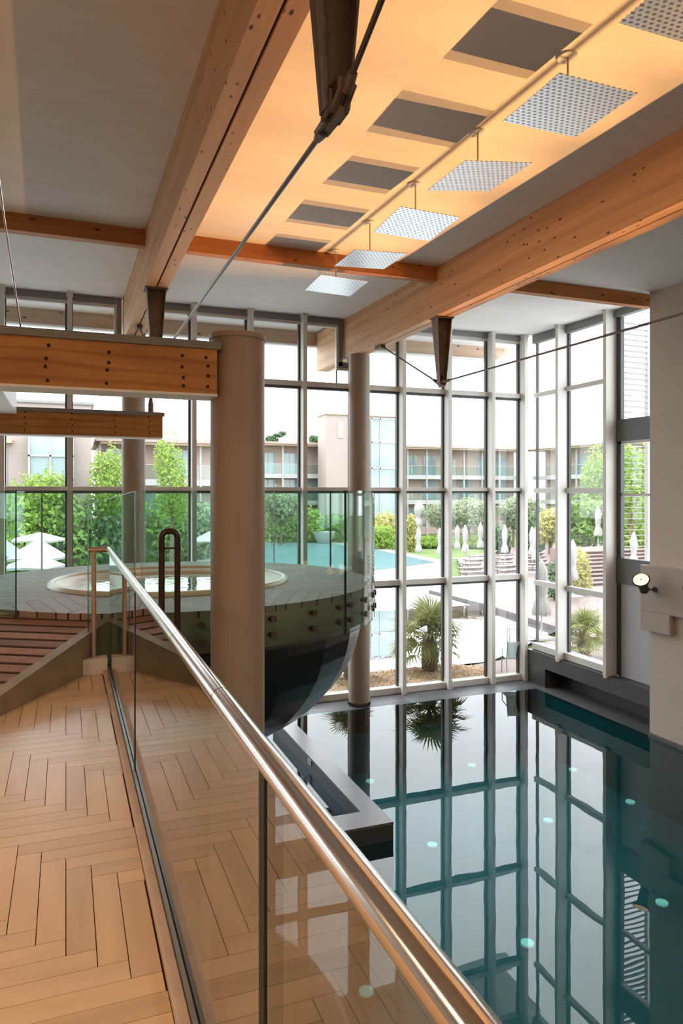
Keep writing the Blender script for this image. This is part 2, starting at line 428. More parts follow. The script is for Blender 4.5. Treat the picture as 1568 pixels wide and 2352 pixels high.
# chevron deck of the whirlpool platform: eight sectors of mirrored boards
def chevron():
    m = bpy.data.materials.new('greyed_chevron_decking'); m.use_nodes = True
    nt = m.node_tree; L = nt.links.new; b = nt.nodes['Principled BSDF']
    b.inputs['Roughness'].default_value = 0.55; b.inputs['Specular IOR Level'].default_value = 0.25
    tc = nt.nodes.new('ShaderNodeTexCoord'); sp = nt.nodes.new('ShaderNodeSeparateXYZ'); L(tc.outputs['Object'], sp.inputs[0])
    x, y = sp.outputs[0], sp.outputs[1]
    ang = math_node(nt, 'ARCTAN2', y, x)
    st = math.pi/4
    k = math_node(nt, 'FLOOR', math_node(nt, 'DIVIDE', math_node(nt, 'ADD', ang, 0.12), st))
    loc = math_node(nt, 'SUBTRACT', math_node(nt, 'ADD', ang, 0.12), math_node(nt, 'MULTIPLY', math_node(nt, 'ADD', k, 0.5), st))
    rr = math_node(nt, 'SQRT', math_node(nt, 'ADD', math_node(nt, 'MULTIPLY', x, x), math_node(nt, 'MULTIPLY', y, y)))
    p = math_node(nt, 'MULTIPLY', rr, math_node(nt, 'COSINE', loc)); q = math_node(nt, 'MULTIPLY', rr, math_node(nt, 'SINE', loc))
    aq = math_node(nt, 'ABSOLUTE', q)
    t = math_node(nt, 'DIVIDE', math_node(nt, 'ADD', p, math_node(nt, 'MULTIPLY', aq, 1.2)), 0.22)
    g1 = math_node(nt, 'LESS_THAN', math_node(nt, 'FRACT', t), 0.09)
    g2 = math_node(nt, 'LESS_THAN', aq, 0.009)
    lim = math_node(nt, 'SUBTRACT', math_node(nt, 'MULTIPLY', p, math.tan(st/2)), aq)
    g3 = math_node(nt, 'LESS_THAN', lim, 0.008)
    mk = math_node(nt, 'MAXIMUM', math_node(nt, 'MAXIMUM', g1, g2), g3)
    cb = nt.nodes.new('ShaderNodeCombineXYZ'); L(math_node(nt, 'FLOOR', t), cb.inputs[0]); L(k, cb.inputs[1]); L(math_node(nt, 'SIGN', q), cb.inputs[2])
    wn_ = nt.nodes.new('ShaderNodeTexWhiteNoise'); L(cb.outputs[0], wn_.inputs['Vector'])
    r = nt.nodes.new('ShaderNodeValToRGB'); r.color_ramp.elements[0].color = (0.23, 0.165, 0.135, 1); r.color_ramp.elements[1].color = (0.33, 0.245, 0.205, 1)
    L(wn_.outputs['Value'], r.inputs[0])
    mx = nt.nodes.new('ShaderNodeMix'); mx.data_type = 'RGBA'; L(mk, mx.inputs[0]); L(r.outputs[0], mx.inputs[6]); mx.inputs[7].default_value = (0.03, 0.022, 0.018, 1)
    L(mx.outputs[2], b.inputs['Base Color'])
    return m
M['chevron'] = chevron()

# ================================================================== STRUCTURE
def struct(o, label=None):
    o['kind'] = 'structure'
    if label: o['label'] = label
    return o
def zc(y): return 8.0 + 0.0215*y            # ceiling underside, rising gently to the glass
def zb(y): return 7.35 + 0.007*y            # underside of the main beams

# ceiling
mb = MB()
y0, y1, y2 = -6.0, 14.9, 16.45
mb.hexa([(-9,y0,zc(y0)),(10.9,y0,zc(y0)),(10.9,y1,zc(y1)),(-9,y1,zc(y1)),(-9,y0,8.6),(10.9,y0,8.6),(10.9,y1,8.75),(-9,y1,8.75)])
struct(mb.build('ceiling', M['ceiling']), 'whitewashed board ceiling between the timber beams')
mb = MB(); mb.box(-12, 11.1, 14.9, 16.5, 8.42, 8.75)
struct(mb.build('trim_1', M['white']), 'pale soffit of the roof overhang outside the glass')

# upper walkway: herringbone parquet as real planks on a dark bed
mb = MB()
W_, n_ = 0.0975, 6
X0, X1, Y0_, Y1_ = -4.0, 0.297, -0.6, 6.62
random.seed(3)
def plank(x0, x1, y0, y1, mi):
    x0, x1, y0, y1 = max(x0, X0), min(x1, X1), max(y0, Y0_), min(y1, Y1_)
    if x1-x0 < 0.012 or y1-y0 < 0.012: return
    g = 0.0016
    mb.box(x0+g, x1-g, y0+g, y1-g, 2.93, 2.95, mi, random.random()*0.98+0.01)
ox, yb0 = 0.0, 3.2475
for j in range(-60, 60):
    for i in range(-70, 30):
        a = (i-j) % (2*n_)
        if a == 0: plank(ox+i*W_, ox+(i+n_)*W_, yb0-(j+1)*W_, yb0-j*W_, 0)
        if a == 2*n_-1: plank(ox+i*W_, ox+(i+1)*W_, yb0-(j+n_)*W_, yb0-j*W_, 1)
M['oak_y'] = wood('oiled_oak_parquet_crosswise', (0.64, 0.455, 0.29), (0.55, 0.38, 0.235), (1, 0.12, 1), 16, knots=False, per_face=0.10, rough=0.3)
M['oak_x'] = wood('oiled_oak_parquet_lengthwise', (0.64, 0.455, 0.29), (0.55, 0.38, 0.235), (0.12, 1, 1), 16, knots=False, per_face=0.10, rough=0.3)
mb.box(-9, 0.345, -6, 6.62, 2.65, 2.9345, 2, 0.5)
mb.box(-9, X0, -6, 6.62, 2.9345, 2.95, 0, 0.4)
struct(mb.build('floor', [M['oak_x'], M['oak_y'], M['oak_gap']]), 'oak herringbone parquet of the upper walkway')

# kerb along the balustrade
mb = MB(); mb.box(0.297, 0.335, -2.0, 6.5, 2.95, 2.985)
struct(mb.build('trim_2', M['kerb'], bevel=0.004), 'stone kerb strip beside the glass balustrade')

# lower level: beige deck under the walkway, tiled overflow strip, basin
mb = MB(); mb.box(-9, 1.55, -6, 13.74, -0.3, 0.0)
struct(mb.build('floor_lower', M['kerb']), 'beige deck of the lower level under the walkway')
mb = MB()
mb.box(1.55, 10.9, 13.74, 14.9, -0.5, 0.0); mb.box(-9, 1.55, 13.74, 14.9, -0.5, 0.0)
struct(mb.build('floor_tile_strip', M['slate']), 'dark slate overflow strip along the foot of the window wall')
mb = MB()
bz = -1.35
mb.box(1.5, 10.5, -6, 13.8, bz-0.1, bz)
mb.box(1.45, 1.55, -6, 13.8, bz, -0.002); mb.box(10.1, 10.2, -6, 13.8, bz, -0.06)
mb.box(1.5, 10.2, 13.74, 13.84, bz, -0.03); mb.box(1.5, 10.2, -6.1, -6, bz, -0.06)
struct(mb.build('pool_basin', M['basin']), 'teal tiled basin of the indoor pool')
# walls
mb = MB()
mb.box(10.1, 10.9, -6, 10.3, 3.17, zc(4)+0.25); mb.box(10.1, 10.9, -6, 10.3, -0.02, 3.17)
struct(mb.build('wall_right', M['plaster']), 'beige plaster wall at the right of the pool')
mb = MB()
def slope_band(y_a, y_b, z_a, z_b, xa): mb.box(xa, 10.1, y_a, y_b, z_a, z_b)
mb.box(9.985, 10.1, -6, 10.42, 2.33, 3.17)
mb.box(9.985, 10.5, 9.72, 10.42, 1.97, 2.33)
struct(mb.build('trim_3', M['band'], bevel=0.01), 'protruding greige band with stepped end on the right wall')
mb = MB(); mb.box(10.06, 10.1, -6, 10.3, -0.05, 0.07)
struct(mb.build('baseboard_right', M['slate_h']), 'charcoal skirting of the right wall at the waterline')
mb = MB(); mb.box(-9, 10.9, -6.2, -6, -0.3, 8.6)
struct(mb.build('wall_back', M['plaster']))
mb = MB(); mb.box(-9.2, -9, -6.2, 14.9, -0.3, 8.7)
struct(mb.build('wall_left', M['plaster']))

# ------------------------------------------------------------------ window wall
YF, YB, YG = 14.38, 14.62, 14.66
MX = [0.07 + 1.165*i for i in range(-7, 9)] + [10.30]
def zt(x): return zc(14.6)
wi = 0
for k in range(len(MX)-1):
    xa, xb = MX[k], MX[k+1]
    wi += 1
    w = empty('window_%d' % wi, ((xa+xb)/2, YG, 0)); struct(w, 'tall bay of the window wall between two mullions')
    notch = None
    if abs(xb-5.895) < .1: notch = 5.56
    if abs(xb-1.235) < .1: notch = 0.92
    nl = 6.12 if abs(xa-5.895) < .1 else (1.48 if abs(xa-1.235) < .1 else None)
    # panes
    zs = [0.14, 2.38, 2.55, 4.50, 4.63, 6.74, 6.90, 8.12]
    for a in (0, 2, 4, 6):
        m_ = MB(); m_.box(xa+0.05, xb-0.02, YG, YG+0.012, zs[a], zs[a+1])
        m_.build('pane', M['window_glass'], w)
    m_ = MB()
    for a in (1, 3, 5):
        m_.box(xa+0.04, xb-0.04, YF+0.14, YG+0.02, zs[a]+0.05, zs[a+1], 0)
    m_.build('transom', M['frame'], w, bevel=0.006)
    m_ = MB()
    for a in (1, 3, 5):
        m_.box(xa+0.04, xb-0.04, YF+0.17, YG+0.01, zs[a], zs[a]+0.05, 0)
    m_.box(xb-0.085, xb-0.045, YB-0.02, YG+0.02, 0.14, 8.12); m_.box(xa+0.045, xa+0.06, YB-0.02, YG+0.02, 0.14, 8.12)
    m_.build('gasket', M['frame_dark'], w)
    m_ = MB(); m_.box(xa+0.04, xb-0.04, YF+0.12, YG+0.05, 0.0, 0.14)
    m_.build('sill', M['frame'], w, bevel=0.006)
    lx, rx = xa+0.04, xb-0.04
    if notch: rx = notch
    if nl: lx = nl
    m_ = MB(); m_.box(lx, rx, YG-0.10, YG+0.03, 8.19, zc(14.6)+0.01)
    m_.build('header', M['frame_mid'], w)
    m_ = MB(); m_.box(lx, rx, YG-0.06, YG+0.03, 8.12, 8.19)
    m_.build('head_rail', M['frame'], w)
# mullions
i_ = 4
for k, x in enumerate(MX):
    top = zc(14.4)
    if abs(x-5.895) < .1 or abs(x-1.235) < .1: top = 7.32
    m_ = MB(); m_.box(x-0.045, x+0.045, YF, YB, 0.03, top-0.07); m_.box(x-0.06, x+0.06, YF-0.012, YB, top-0.07, top)
    m_.box(x-0.05, x+0.05, YF-0.006, YB, 0.0, 0.22)
    i_ += 1
    o = m_.build('trim_%d' % i_, M['frame'], bevel=0.004); struct(o, 'pale grey vertical mullion of the window wall')
# frames that step down around the two main beams
for bx_ in (5.84, 1.2):
    m_ = MB()
    a, b_ = bx_-0.27, bx_+0.27
    for (p, q) in ((a, a+0.085), (b_-0.085, b_)):
        m_.box(p, q, YG-0.09, YG+0.04, 7.28, zc(14.6), 0)
    m_.box(a, b_, YG-0.09, YG+0.04, 7.25, 7.37, 0)
    m_.box(a-0.05, a, YG-0.05, YG+0.04, 7.26, 8.15, 1); m_.box(a-0.05, b_, YG-0.05, YG+0.04, 7.20, 7.25, 1)
    m_.box(a-0.045, a-0.02, YG-0.03, YG+0.02, 6.9, 7.2, 2)
    i_ += 1
    struct(m_.build('trim_%d' % i_, [M['frame_mid'], M['frame'], M['frame_dark']]), 'stepped frame around the beam end')

# side bays towards the right wall
XS, XG = 10.28, 10.58
SY = [14.40, 13.23, 11.70, 10.32]
for k in range(3):
    ya, yb = SY[k], SY[k+1]
    wi += 1
    w = empty('window_%d' % wi, (XG, (ya+yb)/2, 0)); struct(w)
    if k < 2:
        zs = [0.92, 2.30, 2.42, 4.50, 4.62, 6.80, 6.90, 8.10]
        for a in (0, 2, 4, 6):
            m_ = MB(); m_.box(XG, XG+0.012, yb+0.05, ya-0.05, zs[a], zs[a+1]); m_.build('pane', M['window_glass'], w)
        m_ = MB()
        for a in (1, 3, 5): m_.box(XG-0.09, XG+0.03, yb+0.04, ya-0.04, zs[a], zs[a+1])
        m_.build('transom', M['frame'], w, bevel=0.006)
        m_ = MB(); m_.box(XG-0.03, XG+0.03, ya-0.09, ya-0.045, 0.9, 8.12); m_.box(XG-0.02, XG+0.02, yb+0.045, yb+0.07, 0.9, 8.12)
        m_.build('gasket', M['frame_dark'], w)
        m_ = MB(); m_.box(XG-0.14, XG+0.05, yb+0.04, ya-0.04, 0.77, 0.92); m_.build('sill', M['frame'], w, bevel=0.006)
    else:
        for (a, b_) in ((3.18, 5.56), (6.0, 8.1)):
            m_ = MB(); m_.box(XG+0.04, XG+0.052, yb, ya-0.1, a, b_); m_.build('pane', M['window_glass'], w)
        m_ = MB(); m_.box(XG-0.03, XG+0.06, ya-0.17, ya-0.05, 0.77, 8.1); m_.build('gasket', M['frame_dark'], w)
        m_ = MB(); m_.box(XG-0.05, XG+0.07, yb-0.02, ya-0.05, 5.56, 6.0); m_.box(XG-0.05, XG+0.07, yb-0.02, ya-0.05, 2.66, 3.18)
        m_.build('spandrel', M['spandrel'], w)
        m_ = MB(); m_.box(XG-0.02, XG+0.07, yb-0.02, ya-0.17, 0.77, 2.66); m_.build('lower_panel', M['panel_gray'], w)
        m_ = MB(); m_.box(XG-0.01, XG+0.07, yb, ya-0.1, 4.44, 4.5); m_.box(XG-0.03, XG+0.07, yb, ya-0.1, 5.5, 5.56)
        m_.build('transom', M['frame'], w)
    m_ = MB(); m_.box(XG-0.1, XG+0.04, yb, ya, 8.1, zc(12.5)+0.03); m_.build('header', M['frame_mid'], w)
for y in SY[1:3]:
    m_ = MB(); m_.box(XS, XG-0.02, y-0.045, y+0.045, 0.72, zc(y)-0.06); m_.box(XS-0.01, XG-0.02, y-0.06, y+0.06, zc(y)-0.06, zc(y))
    m_.box(XS-0.006, XG-0.02, y-0.05, y+0.05, 0.77, 0.95)
    i_ += 1
    struct(m_.build('trim_%d' % i_, M['frame'], bevel=0.004), 'pale grey vertical mullion of the side bays')

# tiled ledge below the side bays with its dark opening
m_ = MB()
m_.box(10.34, 10.9, 10.32, 14.40, 0.43, 0.76); m_.box(10.34, 10.9, 13.72, 14.40, 0.0, 0.43)
m_.box(10.85, 10.95, 10.3, 14.4, -0.1, 0.4); m_.box(10.105, 10.9, 10.32, 13.735, -1.34, 0.0)
i_ += 1
struct(m_.build('trim_%d' % i_, M['slate_v']), 'charcoal tiled ledge below the side bays above the overflow slot')
m_ = MB(); m_.box(10.86, 11.2, 10.3, 14.9, -0.1, 0.76)
struct(m_.build('wall_front', M['slate_v']))

# ------------------------------------------------------------------ water of the hall
mb = MB(); v = [(1.55, -5.99), (10.055, -5.99), (10.055, 10.31), (10.1, 10.32), (10.1, 13.75), (1.55, 13.78)]
mb.v = [(x, y, 0.004) for x, y in v]; mb.face(list(range(len(v))))
o = mb.build('pool_water', M['pool_water'])
tag(o, 'still dark teal water of the indoor pool mirroring the window wall', 'water', kind='stuff')

# ================================================================== INDOOR THINGS
# ------------------------------------------------------------------ main beams with struts and tie rods
def sheared(mb, x0, x1, y0, y1, f0, f1, mi=0):
    mb.hexa([(x0,y0,f0(y0)),(x1,y0,f0(y0)),(x1,y1,f0(y1)),(x0,y1,f0(y1)),(x0,y0,f1(y0)),(x1,y0,f1(y0)),(x1,y1,f1(y1)),(x0,y1,f1(y1))], mi)

def strut(root, x, y, top, bot):
    m = MB()
    # two tapering channel legs with a web between them
    wt, wb, dt, db = 0.135, 0.06, 0.11, 0.05
    for s in (-1, 1):
        a, b_ = (x+s*wt), (x+s*wb)
        t = 0.012*s
        m.hexa([(b_-t,y-db,bot),(b_,y-db,bot),(b_,y+db,bot),(b_-t,y+db,bot),(a-t,y-dt,top),(a,y-dt,top),(a,y+dt,top),(a-t,y+dt,top)])
    m.hexa([(x-wb,y+0.01,bot),(x+wb,y+0.01,bot),(x+wb,y+0.022,bot),(x-wb,y+0.022,bot),(x-wt,y+0.01,top),(x+wt,y+0.01,top),(x+wt,y+0.022,top),(x-wt,y+0.022,top)])
    o = m.build('strut', M['steel_brown'], root)
    m = MB(); m.box(x-0.16, x+0.16, y-0.13, y+0.13, top-0.012, top+0.012); m.build('head_plate', M['steel_brown'], o)
    m = MB()
    m.hexa([(x-0.014,y-0.09,bot-0.05),(x+0.014,y-0.09,bot-0.05),(x+0.014,y+0.09,bot-0.05),(x-0.014,y+0.09,bot-0.05),(x-0.014,y-0.07,bot+0.14),(x+0.014,y-0.07,bot+0.14),(x+0.014,y+0.07,bot+0.14),(x-0.014,y+0.07,bot+0.14)])
    m.box(x-0.05, x-0.035, y-0.06, y+0.06, bot-0.02, bot+0.08); m.box(x+0.035, x+0.05, y-0.06, y+0.06, bot-0.02, bot+0.08)
    m.build('foot_plate', M['steel_brown'], o)
    return o
def clevis(root, p, q):
    p, q = Vector(p), Vector(q); d = (q-p).normalized()
    m = MB()
    for s in (-0.026, 0.026):
        o_ = Vector((s, 0, 0))
        m.tube([p+o_, p+d*0.14+o_], [0.02, 0.016], 6)
    m.tube([p+d*0.11, p+d*0.2], [0.032, 0.022], 10)
    m.tube([p+Vector((-0.045,0,0)), p+Vector((0.045,0,0))], 0.018, 8)
    m.build('clevis', M['steel_brown'], root, smooth='auto')
def rod(root, p, q, r=0.014, cl=(1, 1)):
    m = MB(); m.tube([p, q], r, 10); m.build('tie_rod', M['rod'], root, smooth='auto')
    if cl[0]: clevis(root, p, q)
    if cl[1]: clevis(root, q, p)

for nm_i, (bx_, lab) in enumerate(((1.20, 'long double timber beam running overhead on the left, ending above the walkway column'),
                 (5.84, 'long orange timber beam at the right, resting on the round column by the glass'))):
    root = empty('roof_beam', (bx_, 5, zb(5)))
    tag(root, lab, 'beam', 'underslung roof beams')
    for (a, b_) in ((-0.155, -0.012), (0.012, 0.155)):
        m = MB(); sheared(m, bx_+a, bx_+b_, -5.9, 16.4, zb, lambda y: zc(y)+0.03)
        m.build('timber', M['glulam_y'], root)
    m = MB(); sheared(m, bx_-0.012, bx_+0.012, -5.9, 16.3, lambda y: zb(y)+0.025, lambda y: zb(y)+0.2)
    m.build('gap', M['groove'], root)
    for y in (3.2, 10.5): strut(root, bx_, y, zb(y)-0.012, 6.32)
    fy = 6.31
    rod(root, (bx_, 3.25, fy), (bx_, 10.45, fy+0.04))
    rod(root, (bx_, 10.60, fy+0.04), (bx_, 12.95, 7.43)); rod(root, (bx_, 3.15, fy), (bx_, 0.55, 7.36))
    m = MB(); m.box(bx_-0.05, bx_+0.05, 12.85, 13.15, zb(13)-0.06, zb(13)+0.01); m.box(bx_-0.05, bx_+0.05, 0.4, 0.7, zb(0)-0.06, zb(0)+0.01)
    m.build('anchor_plate', M['steel_brown'], root)

# ------------------------------------------------------------------ purlins across
for (xa, xb, lab) in ((-8.9, 1.045, 'orange timber purlin left of the left main beam'),
                      (1.355, 5.685, 'orange timber purlin between the two main beams, lit by warm spotlights'),
                      (5.995, 10.28, 'short orange timber purlin between the right main beam and the plaster wall')):
    m = MB(); m.box(xa, xb, 10.39, 10.55, 7.99, 8.222)
    o = m.build('purlin', M['purlin_x'], bevel=0.003); tag(o, lab, 'beam', 'cross purlins under the ceiling')

# ------------------------------------------------------------------ round columns
def column(x, y, r, z0, z1, lab, cap=False, collar=False):
    root = empty('round_column', (x, y, z0)); tag(root, lab, 'column')
    m = MB(); m.tube([(x,y,z0),(x,y,z1)], r, 48); m.build('shaft', M['column'], root, smooth='auto')
    if cap:
        m = MB(); m.tube([(x,y,z1),(x,y,z1+0.045)], r+0.012, 48); m.build('cap', M['column'], root, smooth='auto', bevel=0.004)
    if collar:
        m = MB()
        for k in range(36):
            t = 2*math.pi*k/36
            cx_, cy_ = x+math.cos(t)*(r+0.004), y+math.sin(t)*(r+0.004)
            m.box(cx_-0.008, cx_+0.008, cy_-0.008, cy_+0.008, z0, z0+0.07)
        m.tube([(x,y,z0+0.005),(x,y,z0+0.02)], r+0.015, 48)
        m.build('slotted_collar', M['black'], root)
column(1.35, 5.93, 0.226, -1.35, 5.78, 'thick taupe round column in the foreground carrying the plywood-faced beam', cap=True)
column(1.20, 14.08, 0.215, -0.0, zb(14)-0.0, 'taupe round column by the glass behind the whirlpool platform', collar=True)
column(5.84, 14.08, 0.226, 0.0, zb(14), 'taupe round column with slotted foot standing at the pool edge before the glass', collar=True)

# ------------------------------------------------------------------ plywood faced beams at the left
def ply_beam(xa, xb, y0, y1, z0, z1, lab, spots):
    root = empty('plywood_beam', (xb, y0, z0)); tag(root, lab, 'beam', 'plywood faced beams of the gallery')
    m = MB(); m.box(xa, xb, y0, y1, z0+0.012, z1); m.build('timber', M['ply_x'], root, bevel=0.003)
    m = MB(); m.box(xa, xb+0.03, y0-0.02, y1+0.02, z1, z1+0.06); m.build('cap', M['frame_mid'], root)
    m = MB(); m.box(xa, xb, y0-0.008, y1+0.008, z0, z0+0.02); m.build('bottom_rail', M['white'], root)
    m = MB()
    for (sx, sz) in spots: m.tube([(sx, y0-0.004, sz), (sx, y0+0.001, sz)], 0.014, 8)
    if spots: m.build('screw_plug', M['groove'], root)
sp = []
random.seed(5)
for sx in (1.06, 0.86, 0.30, -0.13, -0.47, -0.74, -1.1):
    for sz in (5.35, 5.43, 5.51, 5.59):
        sp.append((sx+random.uniform(-.012, .012), sz+random.uniform(-.015, .015)))
ply_beam(-8.9, 1.14, 5.74, 6.02, 5.28, 5.66, 'large orange plywood-faced beam with grey cap running into the foreground column', sp)
sp = [(sx+random.uniform(-.012, .012), sz) for sx in (1.3, 0.75, 0.1, -0.6) for sz in (5.5, 5.6, 5.7, 5.78)]
ply_beam(-8.9, 1.52, 12.3, 12.56, 5.42, 5.80, 'smaller orange plywood-faced beam further back below the first', sp)
# soffit slab of the gallery above
m = MB(); m.box(-8.9, -0.72, 6.02, 12.28, 5.74, 6.1)
o = m.build('gallery_slab', M['white'], bevel=0.01); tag(o, 'white underside and edge of the gallery slab at the far left between the plywood beams', 'slab')
m = MB(); m.tube([(1.34, 12.43, 5.86), (1.34, 12.43, 6.02)], 0.045, 12); m.tube([(1.34, 12.43, 6.02), (1.34, 12.43, 6.24)], [0.04, 0.008], 12)
o = m.build('turnbuckle', M['steel_brown'], smooth='auto'); tag(o, 'small dark steel turnbuckle standing on the smaller plywood beam', 'fitting')
m = MB(); m.tube([(-0.31, 5.78, 5.72), (-0.36, 4.9, 6.23), (-0.44, 3.0, 7.35), (-0.49, 1.75, 7.98)], 0.006, 8)
o = m.build('stay_cable', M['chrome'], smooth='auto'); tag(o, 'thin steel stay cable rising from the large plywood beam at the upper left', 'cable')

# ------------------------------------------------------------------ glass balustrade along the walkway
root = empty('glass_balustrade', (0.36, 3, 2.95)); tag(root, 'clear glass balustrade with polished steel handrail along the parquet walkway', 'balustrade')
JY = [6.50, 4.05, 1.33, -1.39]
for k in range(3):
    a, b_ = JY[k+1]+0.007, JY[k]-0.007
    m = MB(); n0 = 0
    m.box(0.352, 0.368, a, b_, 2.97, 3.99)
    m.m = [1, 1, 1, 0, 1, 0]
    m.build('glass_pane', [M['rail_glass'], M['black_joint']], root)
for y in (4.05, 1.33):
    m = MB(); m.box(0.349, 0.371, y-0.02, y+0.02, 2.97, 3.985); m.build('joint_seal', M['black_joint'], root)
m = MB(); m.box(0.336, 0.349, -1.4, 6.5, 2.95, 3.005); m.box(0.371, 0.386, -1.4, 6.5, 2.90, 3.005); m.box(0.336, 0.386, -1.4, 6.5, 2.935, 2.952)
m.build('base_channel', M['alu'], root)
def rail_tube(y0, y1):
    mm = MB(); mm.tube([(0.345, y0, 4.013), (0.345, y1, 4.013)], 0.0235, 20)
    return mm.build('handrail_tube', M['chrome'], root, smooth='auto')
rail_tube(-1.4, 1.69); rail_tube(1.695, 2.405); rail_tube(2.41, 6.52)
mm = MB(); mm.tube([(0.345, 6.52, 4.013), (0.18, 6.52, 4.013)], 0.0235, 20); mm.build('handrail_return', M['steel_post'], root, smooth='auto')
mm = MB(); mm.tube([(0.225, 6.52, 3.08), (0.225, 6.52, 4.0)], 0.021, 16); mm.build('end_post', M['steel_post'], root, smooth='auto')
m = MB(); m.box(0.06, 0.335, 6.44, 6.58, 2.95, 3.085)
o = m.build('kerb_block', M['kerb_white'], bevel=0.004); tag(o, 'pale stone block at the far end of the kerb under the balustrade post', 'block')

# ------------------------------------------------------------------ whirlpool platform
CX, CY, DZ = 1.25, 9.2, 3.40
root = empty('whirlpool_platform', (CX, CY, 0)); tag(root, 'round raised whirlpool platform with chevron decking on a black bowl shaped hull', 'whirlpool')
def lbuild(m, name, mt, par, smooth=False, bevel=0.0):
    return m.build(name, mt, par, smooth=smooth, bevel=bevel, inv=False)
m = MB(); m.lathe((0,0,DZ), [(1.44,-0.06),(1.44,0),(2.51,0),(2.51,-0.06)], 96); lbuild(m, 'deck', M['chevron'], root)
m = MB(); m.lathe((0,0,DZ), [(2.50,-0.02),(2.51,-0.05),(2.50,-0.40),(2.30,-0.42)], 96); lbuild(m, 'rim_band', M['fascia'], root, True)
prof = []
for k in range(15):
    t = math.pi/2*k/14
    prof.append((2.40*math.cos(t) if k < 14 else 0.0, 3.02-1.72*math.sin(t)))
m = MB(); m.lathe((0,0,0), prof, 26); m.lathe((0,0,0), [(0.75, 1.45), (0.75, 0.0)], 32); lbuild(m, 'hull', M['bowl'], root)
m = MB(); m.lathe((0,0,DZ), [(1.365,0.0),(1.375,0.035),(1.40,0.048),(1.44,0.042),(1.465,0.012),(1.465,-0.01)], 96); rim_o = lbuild(m, 'tub_rim', M['tub_rim'], root, True)
m = MB(); m.lathe((0,0,DZ), [(1.375,0.025),(1.30,0.0),(1.10,-0.05),(1.05,-0.12),(0.92,-0.7),(0,-0.72)], 96); lbuild(m, 'tub_shell', M['tub_in'], root, True)
m = MB()
for k in range(64):
    pass
m.v = [(CX+1.115*math.cos(2*math.pi*k/64), CY+1.115*math.sin(2*math.pi*k/64), DZ-0.043) for k in range(64)]; m.face(list(range(64)))
o = m.build('whirlpool_water', M['tub_water']); tag(o, 'pale bright water surface inside the round whirlpool tub', 'water', kind='stuff')

# glass guard ring with standoff bolts
root = empty('glass_guard', (CX, CY, 0)); tag(root, 'ring of green tinted glass panes bolted around the whirlpool platform', 'balustrade')
joints = [-104, -78, -52.2, -29, -5, 18, 44, 70, 95, 128, 160, 194, 229]
for k in range(len(joints)-1):
    a, b_ = R(joints[k]+0.2), R(joints[k+1]-0.2)
    m = MB(); n = 10; ri, ro = 2.545, 2.563; z0, z1 = 2.98, 4.53
    if k == 9+0: pass
    for j in range(n+1):
        t = a+(b_-a)*j/n
        for r_, z_ in ((ri, z0), (ro, z0), (ro, z1), (ri, z1)): m.v.append((r_*math.cos(t), r_*math.sin(t), z_))
    for j in range(n):
        p, q = 4*j, 4*j+4
        for e in range(4):
            e2 = (e+1) % 4
            m.face([p+e, p+e2, q+e2, q+e], 1 if e in (0, 2) else 0)
    m.face([3, 2, 1, 0], 1); m.face([4*n, 4*n+1, 4*n+2, 4*n+3], 1)
    lbuild(m, 'glass_pane', [M['guard_glass'], M['glass_edge']], root)
for ang in (-101.5, -91.8, -80.5, -75.8, -64.4, -54.6, -49.8, -40.6, -31.5, -26.5, -17, -8):
    for z_ in (3.28, 3.12):
        t = R(ang); m = MB()
        d = Vector((math.cos(t), math.sin(t), 0))
        m.tube([d*2.495+Vector((0,0,z_)), d*2.545+Vector((0,0,z_))], 0.022, 10)
        m.tube([d*2.563+Vector((0,0,z_)), d*2.585+Vector((0,0,z_))], 0.034, 14)
        lbuild(m, 'standoff_bolt', M['rod'], root, 'auto')
# slanting side pane beside the ramp
m = MB()
p0, p1 = Vector((0.18, 6.56, 0)), Vector((0.585, 6.74, 0)); nn = Vector((0.004, -0.012, 0))
m.hexa([(*(p0-nn).xy, 2.97), (*(p0+nn).xy, 2.97), (*(p1+nn).xy, 3.06), (*(p1-nn).xy, 3.06), (*(p0-nn).xy, 4.40), (*(p0+nn).xy, 4.40), (*(p1+nn).xy, 4.52), (*(p1-nn).xy, 4.52)], 0)
m.m = [1, 1, 1, 0, 1, 0]
o = m.build('glass_screen', [M['guard_glass'], M['glass_edge']]); tag(o, 'narrow slant-topped glass screen with dark green edge behind the end post of the balustrade', 'glass screen')

# ------------------------------------------------------------------ slatted ramp
dr = Vector((0.515, 0.857, 0)); nl_ = Vector((-0.857, 0.515, 0)); P0 = Vector((0.10, 6.38, 0))
RS = 0.170
def rp(t, w, dz=0.0):
    z = 3.257+RS*t
    return P0+dr*t+nl_*w+Vector((0, 0, z+dz))
root = empty('slatted_ramp', (-0.4, 6.2, 2.95)); tag(root, 'reddish slatted hardwood ramp rising from the parquet to the whirlpool platform', 'ramp')
ts, te, wd = -1.79, 0.86, 1.24
t = ts+0.03; k = 0
while t < te-0.1:
    m = MB(); a, b_ = t, t+0.118
    w0 = 0.10
    m.hexa([rp(a, w0, -0.03), rp(b_, w0, -0.03), rp(b_, wd, -0.03), rp(a, wd, -0.03), rp(a, w0, 0.002), rp(b_, w0, 0.002), rp(b_, wd, 0.002), rp(a, wd, 0.002)], 0, random.uniform(0.05, 0.95))
    m.build('slat', M['ramp'], root, bevel=0.003)
    t += 0.162; k += 1
m = MB()
for (a, b_) in ((0.0, 0.10), (wd, wd+0.05)):
    m.hexa([rp(ts, a, -0.30+0.29), rp(te, a, -0.30), rp(te, b_, -0.30), rp(ts, b_, -0.01), rp(ts, a, 0.004), rp(te, a, 0.004), rp(te, b_, 0.004), rp(ts, b_, 0.004)])
    for q in range(1): pass
mm = MB()
